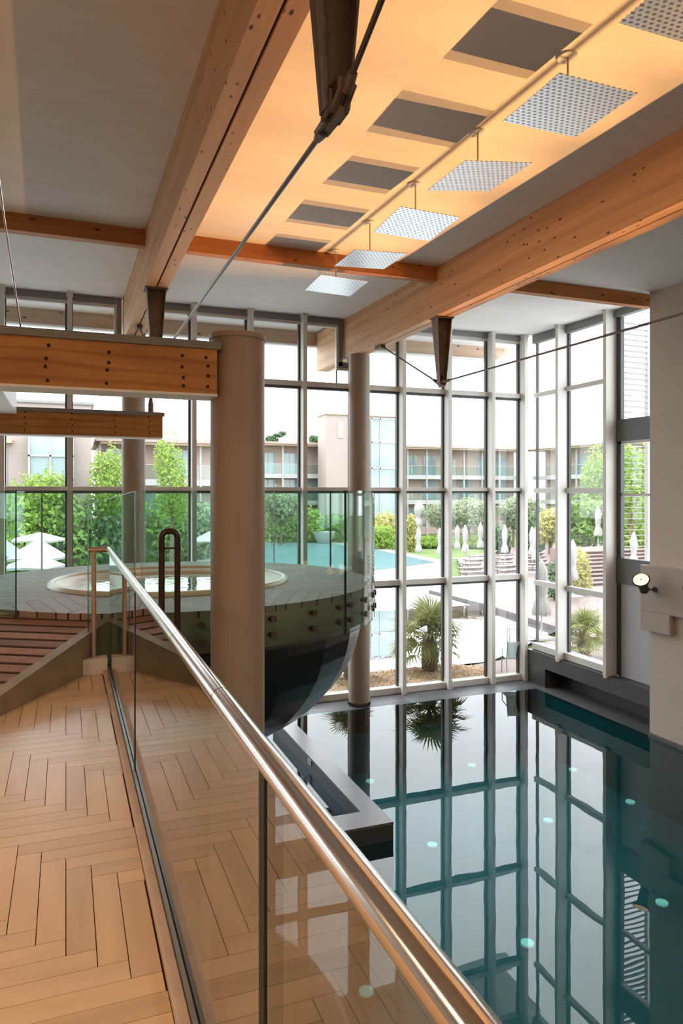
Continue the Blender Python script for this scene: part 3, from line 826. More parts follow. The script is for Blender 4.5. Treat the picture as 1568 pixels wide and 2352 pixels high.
for (a, b_) in ((0.0, 0.10), (wd, wd+0.05)):
    pts = []
    for tt in (ts, te):
        for w_ in (a, b_):
            p = rp(tt, w_); pts.append(p)
    A, B, C_, D = pts
    zz = 2.951
    mm.hexa([(A.x,A.y,zz),(C_.x,C_.y,zz),(D.x,D.y,zz),(B.x,B.y,zz),(A.x,A.y,A.z+0.004),(C_.x,C_.y,C_.z+0.004),(D.x,D.y,D.z+0.004),(B.x,B.y,B.z+0.004)])
mm.build('stringer', M['ramp_side'], root)
mm = MB(); a, b_ = rp(ts+0.08, 0.1), rp(te-0.1, 0.1); c_, d_ = rp(te-0.1, wd), rp(ts+0.08, wd)
mm.hexa([(a.x,a.y,2.952),(b_.x,b_.y,2.952),(c_.x,c_.y,2.952),(d_.x,d_.y,2.952),(a.x,a.y,a.z-0.003),(b_.x,b_.y,b_.z-0.003),(c_.x,c_.y,c_.z-0.003),(d_.x,d_.y,d_.z-0.003)])
mm.build('dark_inlay', M['groove'], root)

def text_obj(name, body, size, loc, rot, parent, mt):
    cu = bpy.data.curves.new(name, 'FONT'); cu.body = body; cu.size = size; cu.extrude = 0.0006
    cu.align_x = 'CENTER'; cu.align_y = 'CENTER'
    t_ = bpy.data.objects.new('_t', cu); COL.objects.link(t_)
    dg = bpy.context.evaluated_depsgraph_get(); me = bpy.data.meshes.new_from_object(t_.evaluated_get(dg))
    bpy.data.objects.remove(t_)
    o_ = bpy.data.objects.new(name, me); me.materials.clear(); me.materials.append(mt); COL.objects.link(o_)
    o_.parent = parent; o_.matrix_parent_inverse = Matrix.Translation(-Vector(parent.location))
    o_.location = loc; o_.rotation_euler = rot
    return o_
pc = rp(0.62, 1.04, 0.006)
ang = math.atan2(-nl_.y, -nl_.x)
m = MB()
for sx, sy in ((-0.13, -0.055), (0.13, -0.055), (0.13, 0.055), (-0.13, 0.055)):
    q = pc + (-nl_)*sx + dr*sy; m.v.append((q.x, q.y, q.z+RS*sy))
for i in range(4): x_, y_, z_ = m.v[i]; m.v.append((x_, y_, z_+0.004))
m.v[:4], m.v[4:] = m.v[:4], m.v[4:]
for q in ((3,2,1,0),(4,5,6,7),(0,1,5,4),(1,2,6,5),(2,3,7,6),(3,0,4,7)): m.face(list(q))
root = empty('depth_sign', pc); tag(root, 'small cream depth plate with black figures on the top slats of the ramp', 'sign')
m.build('plate', M['sign'], root)
text_obj('lettering', 'h. 60 cm', 0.055, pc+Vector((0, 0, 0.006)), (math.atan(RS), 0, ang), root, M['ink'])

# bronze looped pipe before the platform
m = MB()
pts = [(0.745, 6.10, 0.0), (0.745, 6.10, 4.10)]
c0 = Vector((0.81, 6.10, 4.12))
for k in range(9):
    t_ = math.pi-math.pi*k/8
    pts.append((c0.x+0.065*math.cos(t_), 6.10, c0.z+0.065*max(0.0, math.sin(t_))**0.7))
pts += [(0.875, 6.10, 4.10), (0.875, 6.10, 0.0)]
root = empty('looped_pipe', (0.81, 6.10, 0)); tag(root, 'dark bronze upturned U shaped pipe standing between the balustrade and the whirlpool', 'pipe')
m.tube(pts, 0.026, 14); m.build('pipe', M['bronze'], root, smooth='auto')
m = MB(); m.tube([(0.745, 6.10, 4.04), (0.875, 6.10, 4.04)], 0.007, 8)
for xx in (0.745, 0.875): m.tube([(xx, 6.10, 4.03), (xx, 6.10, 4.055)], 0.029, 14)
m.build('crossbar', M['bronze'], root, smooth='auto')

# ------------------------------------------------------------------ small basin walls in the pool
root = empty('basin_parapet', (3.96, 8.42, 0)); tag(root, 'charcoal tiled low wall enclosing the small blue basin below the whirlpool', 'pool wall')
m = MB(); xa, xb, ya, yb = 1.6, 3.97, 8.42, 13.2
m.box(3.69, xb, ya, yb, -1.35, 0.20); m.box(xa, 3.69, ya, ya+0.42, -1.35, 0.20)
m.build('wall', M['slate_fx'], root)
m = MB(); m.box(3.685, xb+0.004, ya-0.004, yb, 0.20, 0.23); m.box(xa, 3.685, ya-0.004, ya+0.424, 0.20, 0.23)
m.build('coping', M['slate_h'], root)
m = MB(); m.box(1.6, 3.685, 8.84, 13.7, -0.75, -0.72)
m.build('basin_floor', M['basin_blue'], root)
root = empty('depth_marker', (3.67, 11.0, 0.15)); tag(root, 'small white depth marker on the inner face of the low basin wall', 'sign')
m = MB(); m.box(3.678, 3.6895, 10.90, 11.06, 0.10, 0.19); m.build('plate', M['white'], root)
text_obj('lettering', '120', 0.07, (3.677, 10.98, 0.145), (R(90), 0, R(-90)), root, M['ink'])

# round lenses on the pool floor
for k, (x, y) in enumerate([(8.13,13.30),(9.98,12.3),(9.95,10.63),(8.02,10.55),(5.67,10.51),(5.75,13.3),(7.92,7.85),(5.58,7.77),(3.28,7.70)]):
    m = MB(); m.tube([(x,y,-1.35),(x,y,-1.32)], 0.085, 24)
    o = m.build('pool_floor_inlet', M['white_light'], smooth='auto')
    where = ['far row, second from the left', 'far row, nearest the right wall', 'middle row, nearest the right wall', 'middle row, second from the right', 'middle row, furthest left', 'far row, furthest left', 'near row, nearest the right wall', 'near row, in the middle', 'near row, furthest left by the balustrade'][k]
    tag(o, 'pale round inlet on the pool floor, ' + where, 'pool inlet', 'inlets on the pool floor')

# ------------------------------------------------------------------ dimpled reflector panels
PY = [3.45, 4.82, 6.20, 7.57, 8.93, 10.24]
names = ['mostly cut off by the top right corner', 'nearest fully visible one', 'second of the row and tilted sideways', 'third of the row, the middle one', 'fourth, before the orange purlin', 'furthest, below the orange purlin']
tilt = [(0, 0), (0, 0), (R(1.5), R(-8)), (R(-2), R(1)), (R(1), R(-3)), (R(-2), R(1.5))]
for k, y in enumerate(PY):
    root = empty('reflector_panel', (3.86, y, zc(y))); tag(root, 'square dimpled metal ceiling reflector on a rod, ' + names[k], 'ceiling lamp', 'square reflectors under the ceiling')
    h = zc(y)-7.68
    m = MB(); m.box(-0.378, 0.378, -0.375, 0.375, -0.004, 0.004)
    o = m.build('sheet', M['dimple'], root, inv=False); o.location = (0, 0, -h); o.rotation_euler = (tilt[k][0], tilt[k][1], 0)
    m = MB(); m.tube([(0,0,-h+0.004),(0,0,-0.01)], 0.009, 8); m.build('rod', M['steel_post'], root, smooth='auto', inv=False)
    m = MB(); m.tube([(0,0,-0.018),(0,0,-0.002)], 0.085, 28); m.build('canopy', M['white'], root, smooth='auto', inv=False)

# ------------------------------------------------------------------ wall spotlights
for k, y in enumerate(PY):
    if k == 5: y = 10.06
    root = empty('wall_spotlight', (9.985, y, 2.75)); 
    if k == 5: tag(root, 'black round spotlight with lit warm lens on the right wall', 'spotlight', 'wall spotlights aimed at the reflectors')
    else: tag(root, 'black round wall spotlight outside the frame, seen only as a glint', 'spotlight', 'wall spotlights aimed at the reflectors')
    c = Vector((-0.33, -0.02, 0.17)); d = (Vector((3.86, y, 7.75))-Vector((9.65, y, 2.92)))
    d.y = 0; d = Vector((-0.62, -0.38 if k == 5 else -0.3, 0.68)).normalized()
    m = MB(); m.tube([(0.0,0,0),(-0.10,0,0.0),c-d*0.10], 0.012, 8); m.tube([(0,0,0),(-0.02,0,0)], 0.05, 16); m.build('arm', M['black'], root, smooth='auto', inv=False)
    m = MB(); m.tube([c-d*0.30, c-d*0.27, c-d*0.07, c-d*0.03, c+d*0.02, c+d*0.045], [0.062, 0.082, 0.085, 0.10, 0.148, 0.152], 32); m.build('housing', M['black'], root, smooth='auto', inv=False)
    m = MB(); m.tube([c+d*0.046, c+d*0.050], 0.132, 32); m.tube([c+d*0.050, c+d*0.054], 0.012, 12, 1); m.build('lens', [M['lamp_face'], M['black']], root, smooth='auto', inv=False)
    ld = bpy.data.lights.new('wall_spot_light', 'SPOT'); ld.energy = SPOT_W; ld.color = WARM
    ld.spot_size = R(29); ld.spot_blend = 0.85; ld.shadow_soft_size = 0.05
    lo = bpy.data.objects.new('wall_spot_light', ld); COL.objects.link(lo)
    lp = Vector((9.58, y if k < 5 else 10.12, 2.98)); lo.location = lp
    aim = Vector((3.4, PY[k], 8.0))-lp
    lo.rotation_euler = aim.to_track_quat('-Z', 'Y').to_euler()

# ================================================================== OUTSIDE
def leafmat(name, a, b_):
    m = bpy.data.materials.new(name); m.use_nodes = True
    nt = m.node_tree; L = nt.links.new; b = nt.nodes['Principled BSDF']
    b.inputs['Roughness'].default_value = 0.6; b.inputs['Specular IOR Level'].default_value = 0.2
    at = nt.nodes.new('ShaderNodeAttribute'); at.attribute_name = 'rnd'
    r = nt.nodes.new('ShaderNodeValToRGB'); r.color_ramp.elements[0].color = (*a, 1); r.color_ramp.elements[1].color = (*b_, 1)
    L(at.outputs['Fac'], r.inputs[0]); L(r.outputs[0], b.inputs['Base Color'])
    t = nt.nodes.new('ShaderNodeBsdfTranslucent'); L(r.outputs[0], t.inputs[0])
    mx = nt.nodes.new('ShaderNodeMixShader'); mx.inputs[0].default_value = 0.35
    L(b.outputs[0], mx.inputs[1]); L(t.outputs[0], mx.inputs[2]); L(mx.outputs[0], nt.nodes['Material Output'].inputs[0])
    return m
LF = {
 'bright': leafmat('bright_green_leaves', (0.160, 0.271, 0.041), (0.319, 0.439, 0.104)),
 'mid': leafmat('mid_green_leaves', (0.096, 0.191, 0.048), (0.239, 0.351, 0.104)),
 'deep': leafmat('deep_green_leaves', (0.057, 0.120, 0.057), (0.160, 0.239, 0.120)),
 'olive': leafmat('olive_leaves', (0.191, 0.239, 0.144), (0.367, 0.415, 0.271)),
 'yellow': leafmat('yellow_green_leaves', (0.290, 0.290, 0.087), (0.522, 0.478, 0.189)),
 'palm': leafmat('palm_fronds', (0.17, 0.21, 0.08), (0.38, 0.36, 0.14)),
}
E_ = {
 'pink': mat('pale_pink_render', (0.36, 0.295, 0.265), 0.9, noise=(0.3, (0.33, 0.27, 0.245), (1, 1, 1))),
 'pinklift': mat('lifted_pink_render', (0.46, 0.35, 0.30), 0.9),  # pink lightened in the colour to offset deep shade on the hotel walls
 'white': mat('white_outdoor_paint', (0.38, 0.38, 0.375), 0.6),
 'cloth': mat('white_parasol_cloth', (0.40, 0.39, 0.38), 0.9),
 'cloth_beige': mat('ecru_parasol_cloth', (0.26, 0.245, 0.215), 0.9),
 'hglass': mat('teal_hotel_glass', (0.20, 0.27, 0.28), 0.12, 0.0, 0.8, noise=(0.4, (0.32, 0.40, 0.41), (1, 1, 1))),
 'hguard': mat('green_balcony_guard', (0.16, 0.27, 0.25), 0.2),
 'paving': mat('white_paving', (0.24, 0.232, 0.23), 0.8, noise=(0.4, (0.21, 0.205, 0.20), (1, 1, 1))),
 'lawn': mat('lawn_green', (0.10, 0.155, 0.04), 0.95, noise=(0.35, (0.13, 0.185, 0.055), (1, 1, 1))),
 'terrace': tiles('rosy_deck_boards', (0.185, 0.135, 0.122), (0.11, 0.075, 0.07), (60, 0.9), 0.03, 0.7),
 'tedge': mat('dark_terrace_edge', (0.13, 0.11, 0.11), 0.8),
 'pond': water('pond_water', (0.9, 0.95, 0.97), 1.33, 0.6, 0.004, 2.2, 0.18, opaque=(0.30, 0.34, 0.37)),
 'swim': water('turquoise_pool_water', (0.9, 0.95, 0.97), 1.33, 1.2, 0.02, 0.35, 0.03, opaque=(0.12, 0.20, 0.225)),
 'rock': leafmat('tan_pebbles', (0.50, 0.37, 0.25), (0.85, 0.67, 0.48)),
 'soil': mat('gravel_bed_base', (0.42, 0.31, 0.21), 1.0),
 'trunk': mat('grey_brown_bark', (0.15, 0.11, 0.08), 0.9, bump=(20, 0.5)),
 'lounger': mat('brown_lounger_mesh', (0.22, 0.16, 0.15), 0.8),
 'lframe': mat('lounger_frame', (0.12, 0.09, 0.085), 0.6),
 'step': mat('weathered_step_boards', (0.26, 0.18, 0.165), 0.8),
 'riser': mat('dark_risers', (0.10, 0.065, 0.06), 0.9),
 'mesh_chair': leafmat('pale_chair_mesh', (0.75, 0.80, 0.79), (0.75, 0.80, 0.79)),
}
def gp(px, d, z=0.0):        # ground point seen along a bearing at a distance d in front of the camera
    u = (px-784)/1640; s_, c_ = math.sin(R(21.1)), math.cos(R(21.1))
    return (d*(u*c_+s_), d*(c_-u*s_), z)

def flat(name, poly, z0, z1, mt, label=None, side=None):
    m = MB(); m.prism(poly, z0, z1)
    if side: m.m = [0, 0]+[1]*len(poly)
    return struct(m.build(name, [mt]+([side] if side else [])), label)
# ground
m = MB(); m.prism([(-70,14.9),(130,14.9),(130,140),(-70,140)], -0.6, -0.12)
struct(m.build('ground', E_['lawn']), 'lawn of the hotel garden')
flat('pool_deck', [(-40,24.9),(15.2,24.9),(15.3,28.4),(19,33),(23.6,41.5),(24.4,54.5),(22.6,63.2),(9.0,63.2),(7.2,34.0),(-40,34.0)], -0.14, 0.0, E_['paving'], 'white paving around the outdoor pool')
flat('pool_deck_left', [(-40,34),(3.5,34),(3.5,38),(-1,42),(-40,42)], -0.14, -0.01, E_['paving'])
flat('path', [(9.9,14.9),(24,14.9),(24,18.4),(14.4,18.4),(11.2,16.35),(9.9,16.1)], -0.14, 0.04, E_['terrace'], 'rosy paving just outside the window wall')
flat('terrace', [(14.75,17.4),(15.35,24),(15.2,28.5),(19.2,32.6),(21.6,36.4),(24.4,41.8),(38,52),(60,40),(40,14.95),(14.75,14.95)], -0.14, 0.15, E_['terrace'], 'rosy wooden terrace with sun loungers', E_['tedge'])
m = MB(); m.v = [(-40,16.4,0.0),(10.6,16.4,0.0),(14.9,19.2,0.0),(15.3,24.9,0.0),(-40,24.9,0.0)]; m.face([0,1,2,3,4])
tag(m.build('pond_water', E_['pond']), 'pale sky-reflecting water of the shallow outdoor pool outside the glass', 'water', kind='stuff')
m = MB(); m.v = [(x,y,0.012) for x, y in ((8.2,35.0),(11.4,35.4),(22.4,41.2),(23.2,54),(21.4,62),(10.2,62))]; m.face([0,1,2,3,4,5])
tag(m.build('swimming_pool_water', E_['swim']), 'turquoise water of the large outdoor swimming pool in the garden', 'water', kind='stuff')
m = MB(); m.prism([(-6,14.9),(9.9,14.9),(10.3,15.6),(9.4,16.42),(-6,16.42)], -0.14, 0.03)
struct(m.build('gravel_bed', E_['soil']))
random.seed(11)
m = MB()
for k in range(5200):
    x = random.uniform(2.6, 10.0); y = random.uniform(14.95, 16.4)
    if x > 9.3 and y > 16.42-(x-9.4)*0.9: continue
    s_ = random.uniform(0.018, 0.045); a = random.uniform(0, 6.28); n0 = len(m.v); r_ = random.random()*.98+.01
    for q in range(4):
        t = a+q*1.57+random.uniform(-.3,.3); m.v.append((x+s_*math.cos(t), y+s_*math.sin(t), 0.032))
    m.v.append((x+random.uniform(-.4,.4)*s_, y, 0.03+s_*random.uniform(.6, 1.1)))
    for q in range(4): m.face([n0+q, n0+(q+1)%4, n0+4], 0, r_)
tag(m.build('gravel', E_['rock']), 'tan gravel spread around the fan palms outside the glass', 'gravel', kind='stuff')

# eaves
m = MB(); m.box(-12, 11.05, 16.45, 16.58, 8.10, 8.45)
m.hexa([(11.05,16.45,8.22),(11.3,16.45,8.34),(11.3,16.58,8.34),(11.05,16.58,8.22),(11.05,16.45,8.45),(11.3,16.45,8.45),(11.3,16.58,8.45),(11.05,16.58,8.45)])
o = m.build('eaves_board', M['eave'], bevel=0.004); tag(o, 'pale timber eaves board running outside along the top of the window wall', 'eaves board')
m = MB(); m.box(-12, 11.2, 16.43, 16.6, 8.06, 8.10)
tag(m.build('eaves_gutter', M['white']), 'thin white gutter strip under the timber eaves board', 'gutter')

# louvre screen outside the side window
root = empty('louvre_screen', (11.9, 12.6, 3.0)); tag(root, 'outdoor screen of thin horizontal grey slats behind the narrow side window', 'louvre')
z = 3.3; m = MB(); m.box(11.35, 11.42, 12.56, 12.66, -.2, 8.5); m.box(12.26, 12.33, 12.56, 12.66, -.2, 8.5); m.build('post', M['frame'], root)
while z < 8.4:
    m = MB(); m.box(11.35, 12.3, 12.57, 12.62, z, z+(0.035 if z > 5.9 else 0.012)); m.build('slat', M['frame_mid'], root); z += 0.125

# ------------------------------------------------------------------ foliage
def leaves(m, c, rad, n, size, inner=0.55):
    for k in range(n):
        v = Vector((random.gauss(0,1), random.gauss(0,1), random.gauss(0,1))).normalized()
        q = random.uniform(inner, 1.0)*(1+0.18*math.sin(v.x*7+c[0])*math.cos(v.z*6+c[1]))
        p = Vector((c[0]+v.x*rad[0]*q, c[1]+v.y*rad[1]*q, c[2]+v.z*rad[2]*q))
        n_ = (v+Vector((random.uniform(-1,1), random.uniform(-1,1), random.uniform(-1,1)))*0.9).normalized()
        a = n_.cross(Vector((random.uniform(-1,1), random.uniform(-1,1), random.uniform(-1,1)))).normalized(); b_ = n_.cross(a)
        s_ = size*random.uniform(0.6, 1.25); n0 = len(m.v)
        for (i, j) in ((-1,0),(0,-.5),(1,0),(0,.5)): m.v.append(tuple(p+a*s_*i+b_*s_*j))
        m.face([n0,n0+1,n0+2,n0+3], 0, min(.99, max(.01, 0.5+0.35*v.z+random.uniform(-.3,.3))))  # tone rises towards the top of each clump, with random spread
def hedge(px0, px1, y_top, d, base, kind, label, size=0.2, dens=1.0):
    """a bushy hedge spanning two bearings; y_top fixes its height"""
    ztop = 4.5+(1133-y_top)/1640*d; m = MB()
    w = (px1-px0)/1640*d; n = max(1, round(w/(0.8*(ztop-base))))
    for k in range(n):
        for lev in range(2):
            x, y, _ = gp(px0+(px1-px0)*(k+.5)/n, d+random.uniform(-.4,.4)+lev*0.3)
            h = (ztop-base)
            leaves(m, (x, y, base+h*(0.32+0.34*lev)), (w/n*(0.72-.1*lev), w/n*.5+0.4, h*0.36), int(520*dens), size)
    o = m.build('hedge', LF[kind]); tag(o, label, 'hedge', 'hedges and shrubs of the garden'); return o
def tree(name, px, d, base, ztop, wid, kind, label, trunk=0.12, size=0.16, n=1500, split=3, group='trees of the garden'):
    x, y, _ = gp(px, d)
    root = empty(name, (x, y, base)); tag(root, label, 'tree', group)
    h = ztop-base; m = MB()
    leaves(m, (0, 0, h*0.66), (wid*.42, wid*.42, h*.32), n//2, size)
    for k in range(split*2):
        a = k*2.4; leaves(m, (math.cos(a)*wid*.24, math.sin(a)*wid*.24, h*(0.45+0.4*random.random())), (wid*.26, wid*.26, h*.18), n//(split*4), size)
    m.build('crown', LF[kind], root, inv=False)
    m = MB(); m.tube([(0,0,-.02),(0.05,0,h*.35),(0,0.03,h*.7)], [trunk, trunk*.8, trunk*.3], 8)
    for k in range(3):
        a = k*2.1; m.tube([(0.03,0,h*.34),(math.cos(a)*wid*.2, math.sin(a)*wid*.2, h*.62)], [trunk*.5, trunk*.2], 6)
    m.build('trunk', E_['trunk'], root, smooth='auto', inv=False); return root
random.seed(21)
hedge(-5, 100, 1128, 39, -.1, 'bright', 'bright green hedge at the far left behind the open parasols', .22)
hedge(95, 215, 1130, 40, -.1, 'mid', 'mid green leafy hedge right of the open parasols', .22)
hedge(195, 310, 1135, 42, -.1, 'deep', 'deep green hedge seen through the slant-topped glass screen', .2)
hedge(325, 420, 1128, 47, -.1, 'mid', 'tall green hedge right of the bronze looped pipe, before the lawn', .2)
hedge(405, 490, 1150, 49, -.1, 'olive', 'greyish green hedge just left of the foreground column', .2)
hedge(610, 690, 1172, 66, -.1, 'mid', 'green hedge behind the pool just right of the foreground column', .22)
hedge(698, 735, 1166, 66, -.1, 'bright', 'rounded bright shrub beside the white bowl planter', .2)
hedge(735, 800, 1180, 68, -.1, 'mid', 'clipped shrub behind the white bowl planter', .2)
hedge(852, 912, 1176, 62, -.1, 'yellow', 'yellowish shrub right of the round pool-edge column', .2)
hedge(850, 905, 1205, 58, -.1, 'bright', 'low bright hedge on the lawn right of the pool-edge column', .16)
hedge(935, 952, 1180, 56, -.1, 'yellow', 'narrow yellow green shrub left of the ecru closed parasol', .16)
hedge(952, 1010, 1232, 60, -.1, 'bright', 'low clipped hedge behind the closed parasols on the lawn', .16)
hedge(1060, 1112, 1234, 60, -.1, 'bright', 'low clipped hedge right of the middle closed parasols', .16)
hedge(1135, 1165, 1205, 52, -.1, 'deep', 'dark shrub left of the corner mullion', .18)
hedge(1214, 1245, 1180, 50, -.1, 'deep', 'dark bush just right of the corner mullion', .2)
hedge(1300, 1392, 1140, 44, 1.0, 'mid', 'large green shrubbery above the garden steps', .2, 1.6)
hedge(1312, 1345, 1262, 31, 0.1, 'yellow', 'yellow green shrubs beside the garden steps', .1)
hedge(1425, 1480, 1140, 40, -.1, 'bright', 'bright shrubbery seen through the narrow side window', .2)
hedge(1268, 1292, 1290, 29, 0.1, 'deep', 'dark round shrub beside the near ecru parasol', .1)
tree('leafy_tree', 95, 40, -.1, 6.1, 3.6, 'bright', 'broad bright green tree before the glass bay of the pink building', size=.13, n=2600)
tree('slender_tree', 245, 41, -.1, 7.4, 2.3, 'bright', 'bright slender tree left of the far column', size=.12, n=2400)
tree('slender_tree', 393, 40, -.1, 7.8, 2.1, 'bright', 'tall slender tree between the far column and the foreground column', size=.11, n=2600)
tree('olive_tree', 645, 62, -.1, 5.0, 3.4, 'olive', 'grey green olive tree behind the pool near the foreground column', size=.16, n=2200)
tree('olive_tree', 1015, 62, -.1, 3.9, 3.6, 'olive', 'spreading olive tree on the lawn right of the ecru closed parasol', size=.15, n=1600)
tree('olive_tree', 1075, 60, -.1, 4.3, 4.4, 'olive', 'larger spreading olive tree before the balconies at the middle right', size=.15, n=2000)
tree('olive_tree', 1178, 60, -.1, 4.4, 3.2, 'olive', 'pale olive tree seen left of the corner mullion', size=.15, n=1800)
tree('olive_tree', 1225, 56, -.1, 4.4, 2.4, 'olive', 'pale olive tree seen right of the corner mullion', size=.15, n=1400)
tree('conical_tree', 1262, 44, 0.1, 3.7, 2.0, 'yellow', 'yellow green conical tree right of the corner, before the hotel', size=.13, n=2200)
tree('slender_tree', 1365, 50, -.1, 8.3, 2.2, 'bright', 'tall fresh green tree rising above the garden steps', size=.14, n=1800)
tree('slender_tree', 1450, 38, -.1, 7.6, 2.6, 'bright', 'fresh green tree behind the slatted screen', size=.14, n=1800)
for px, lab in ((632, 'dark flat topped cedar rising behind the hotel roof near the foreground column'), (733, 'dark cedar rising behind the hotel roof left of the pink tower')):
    x, y, _ = gp(px, 100); root = empty('cedar_tree', (x, y, 0)); tag(root, lab, 'tree', 'trees of the garden')
    m = MB()
    for k in range(7): leaves(m, (random.uniform(-1.4,1.4), 0, 11+k*.32), (1.3-.12*k, 1.0, .25), 130, .28)
    m.build('crown', LF['deep'], root, inv=False)
    m = MB(); m.tube([(0,0,0),(0,0,12.5)], [.3,.1], 8); m.build('trunk', E_['trunk'], root, inv=False)

# fan palms
def frond_mesh(seed):
    rr = random.Random(seed); m = MB()
    m.tube([(0,0,0),(0.16,0,0.03),(0.34,0,0.03)], [.010,.007,.005], 5, r=.3)
    n = 17
    for k in range(n):
        a = R(-95+190*k/(n-1)); l = 0.40*(1-.28*abs(k-(n-1)/2)/(n/2))*rr.uniform(.9,1.08)
        d = Vector((math.cos(a), math.sin(a), 0)); p = Vector((0,0,0))+Vector((0.34,0,0.03)); w = Vector((-d.y, d.x, 0))*0.013
        mid = p+d*l*.55+Vector((0,0,0.02)); tip = p+d*l+Vector((0,0,-0.05-rr.random()*.05)); n0 = len(m.v); r_ = rr.random()*.9+.05
        m.v += [tuple(p), tuple(mid-w+Vector((0,0,.008))), tuple(tip), tuple(mid+w)]
        m.face([n0,n0+1,n0+2,n0+3], 0, r_)
    return m
fr_me = []
for s_ in range(3):
    o = frond_mesh(s_).build('frond', LF['palm']); fr_me.append(o.data); bpy.data.objects.remove(o)
def fan_palm(x, y, z, sc, label, n=46, seed=1):
    rr = random.Random(seed); root = empty('fan_palm', (x, y, z)); tag(root, label, 'palm', 'fan palms in the gravel bed')
    m = MB(); m.tube([(0,0,-.02),(0.02,0,.3*sc),(0.0,0.02,.62*sc)], [.13*sc,.15*sc,.10*sc], 12)
    for k in range(60):
        a = rr.uniform(0,6.28); h = rr.uniform(0.03,.6)*sc; q = .14*sc
        m.tube([(math.cos(a)*q*.8, math.sin(a)*q*.8, h),(math.cos(a)*q*1.35, math.sin(a)*q*1.35, h+.06*sc)], [.014,.004], 4)
    m.build('trunk', E_['trunk'], root, inv=False)
    for k in range(n):
        f = bpy.data.objects.new('frond', fr_me[k % 3]); COL.objects.link(f); f.parent = root
        el = R(rr.choice([75, 60, 48, 35, 20, 5, -12, -25])+rr.uniform(-8, 8))
        f.rotation_euler = (rr.uniform(-.5,.5), -el, rr.uniform(0, 6.28)); f.scale = (sc*rr.uniform(.85,1.15),)*3
        f.location = (0, 0, (.42+.2*rr.random())*sc)
fan_palm(8.55, 16.0, .02, 1.5, 'largest fan palm in the gravel, seen between two mullions right of the round column', 60, 3)
fan_palm(6.35, 15.95, .02, 1.05, 'fan palm in the gravel half hidden by the black bowl', 44, 5)
fan_palm(13.0, 15.6, .04, 1.15, 'fan palm outside the side bays, below the garden steps', 50, 8)

# ------------------------------------------------------------------ parasols, loungers, chair
def closed_parasol(sc, mt, bulge=1.0):
    root = empty('closed_parasol')
    m = MB(); m.tube([(0,0,0),(0,0,2.42)], .022, 8); m.build('pole', E_['white'], root, inv=False)
    m = MB(); seg = 20
    prof = [(2.42,.015),(2.34,.06),(2.1,.13),(1.8,.155),(1.45,.13),(1.28,.10),(1.1,.16),(.85,.21),(.72,.19)]
    for (z_, r_) in prof:
        for k in range(seg):
            t = 2*math.pi*k/seg; q = r_*bulge*(1+(.16 if k % 2 else -.12)*(1 if z_ < 2.3 else .2))
            m.v.append((q*math.cos(t), q*math.sin(t), z_+(.04 if (k % 4 == 0 and z_ < .8) else 0)))
    for i in range(len(prof)-1):
        for k in range(seg):
            k2 = (k+1) % seg; m.face([i*seg+k, i*seg+k2, (i+1)*seg+k2, (i+1)*seg+k])
    m.build('canopy', mt, root, smooth=True, inv=False)
    m = MB(); m.box(-.3,.3,-.3,.3,0,.07); m.build('base', E_['white'], root, bevel=.01, inv=False)
    root.scale = (sc,)*3; return root
cps = [(961, 47.5, 'closed white parasol directly below the large ecru one'), (1010, 46, 'closed white parasol partly behind the mullion right of the palm'),
       (1050, 50, 'further closed white parasol on the lawn, smallest of the middle pair'), (1068, 44, 'nearer closed white parasol of the middle pair above the loungers'),
       (1103, 47.5, 'closed white parasol just left of the broad mullion before the corner'), (1159, 43.5, 'closed white parasol in the last bay before the corner'),
       (1222, 42, 'closed white parasol against the corner mullion, further of two'), (1230, 38.5, 'closed white parasol right of the corner mullion, nearer of two'),
       (1260, 46, 'closed white parasol below the yellow conical tree'), (1315, 30, 'closed white parasol cut by the first side mullion'),
       (1344, 46, 'far closed white parasol above the garden steps'), (1373, 40, 'closed white parasol at the top right of the garden steps'), (1455, 36, 'white closed parasol seen through the green lower part of the narrow side window')]
proto = closed_parasol(1, E_['cloth'])
for k, (px, d, lab) in enumerate(cps):
    o = proto if k == 0 else copy_tree(proto)
    zz = 0.15
    if px in (1344, 1373): zz = 1.4
    if px < 1055: zz = -.12
    o.location = gp(px, d, zz); o.rotation_euler[2] = k*0.7; o.scale = (1.0,)*3
    tag(o, lab, 'parasol', 'closed parasols in the garden')
o = closed_parasol(1.0, E_['cloth_beige'], 1.25); o.location = gp(1243, 21.9, .04); tag(o, 'nearest closed ecru parasol standing just outside the first side bay', 'parasol')
o = closed_parasol(1.35, E_['cloth'], 1.9); o.location = gp(962, 63, .6); tag(o, 'large closed ecru parasol on the hotel terrace above the small white one', 'parasol')
def open_parasol(px, d, zedge, zap, w, label):
    root = empty('open_parasol', gp(px, d, 0)); tag(root, label, 'parasol', 'open white parasols at the far left')
    m = MB(); m.tube([(0,0,0),(0,0,zap-.04)], .03, 8); m.build('pole', E_['white'], root, inv=False)
    m = MB(); h = w/2; n0 = 0
    m.v = [(0,0,zap)]+[(h*math.cos(R(20+45*k))*1.05, h*math.sin(R(20+45*k))*1.05, zedge+(0.03 if k % 2 else -0.03)) for k in range(8)]
    m.v += [(x*.98, y*.98, z_-.08) for x, y, z_ in m.v[1:]]
    for k in range(8): m.face([0,1+k,1+(k+1)%8]); m.face([1+k,9+k,9+(k+1)%8,1+(k+1)%8])
    m.build('canopy', E_['cloth'], root, inv=False)
open_parasol(88, 25, 2.28, 2.92, 2.0, 'nearest open white parasol of the group seen through the guard glass')
open_parasol(92, 31, 2.50, 2.82, 2.3, 'open white parasol behind the nearest one, its peak showing above')
open_parasol(84, 23.5, 2.12, 2.5, 1.85, 'low open white parasol overlapped by the nearest one')
open_parasol(5, 27, 2.2, 2.85, 1.6, 'open white parasol cut off by the left edge of the picture')
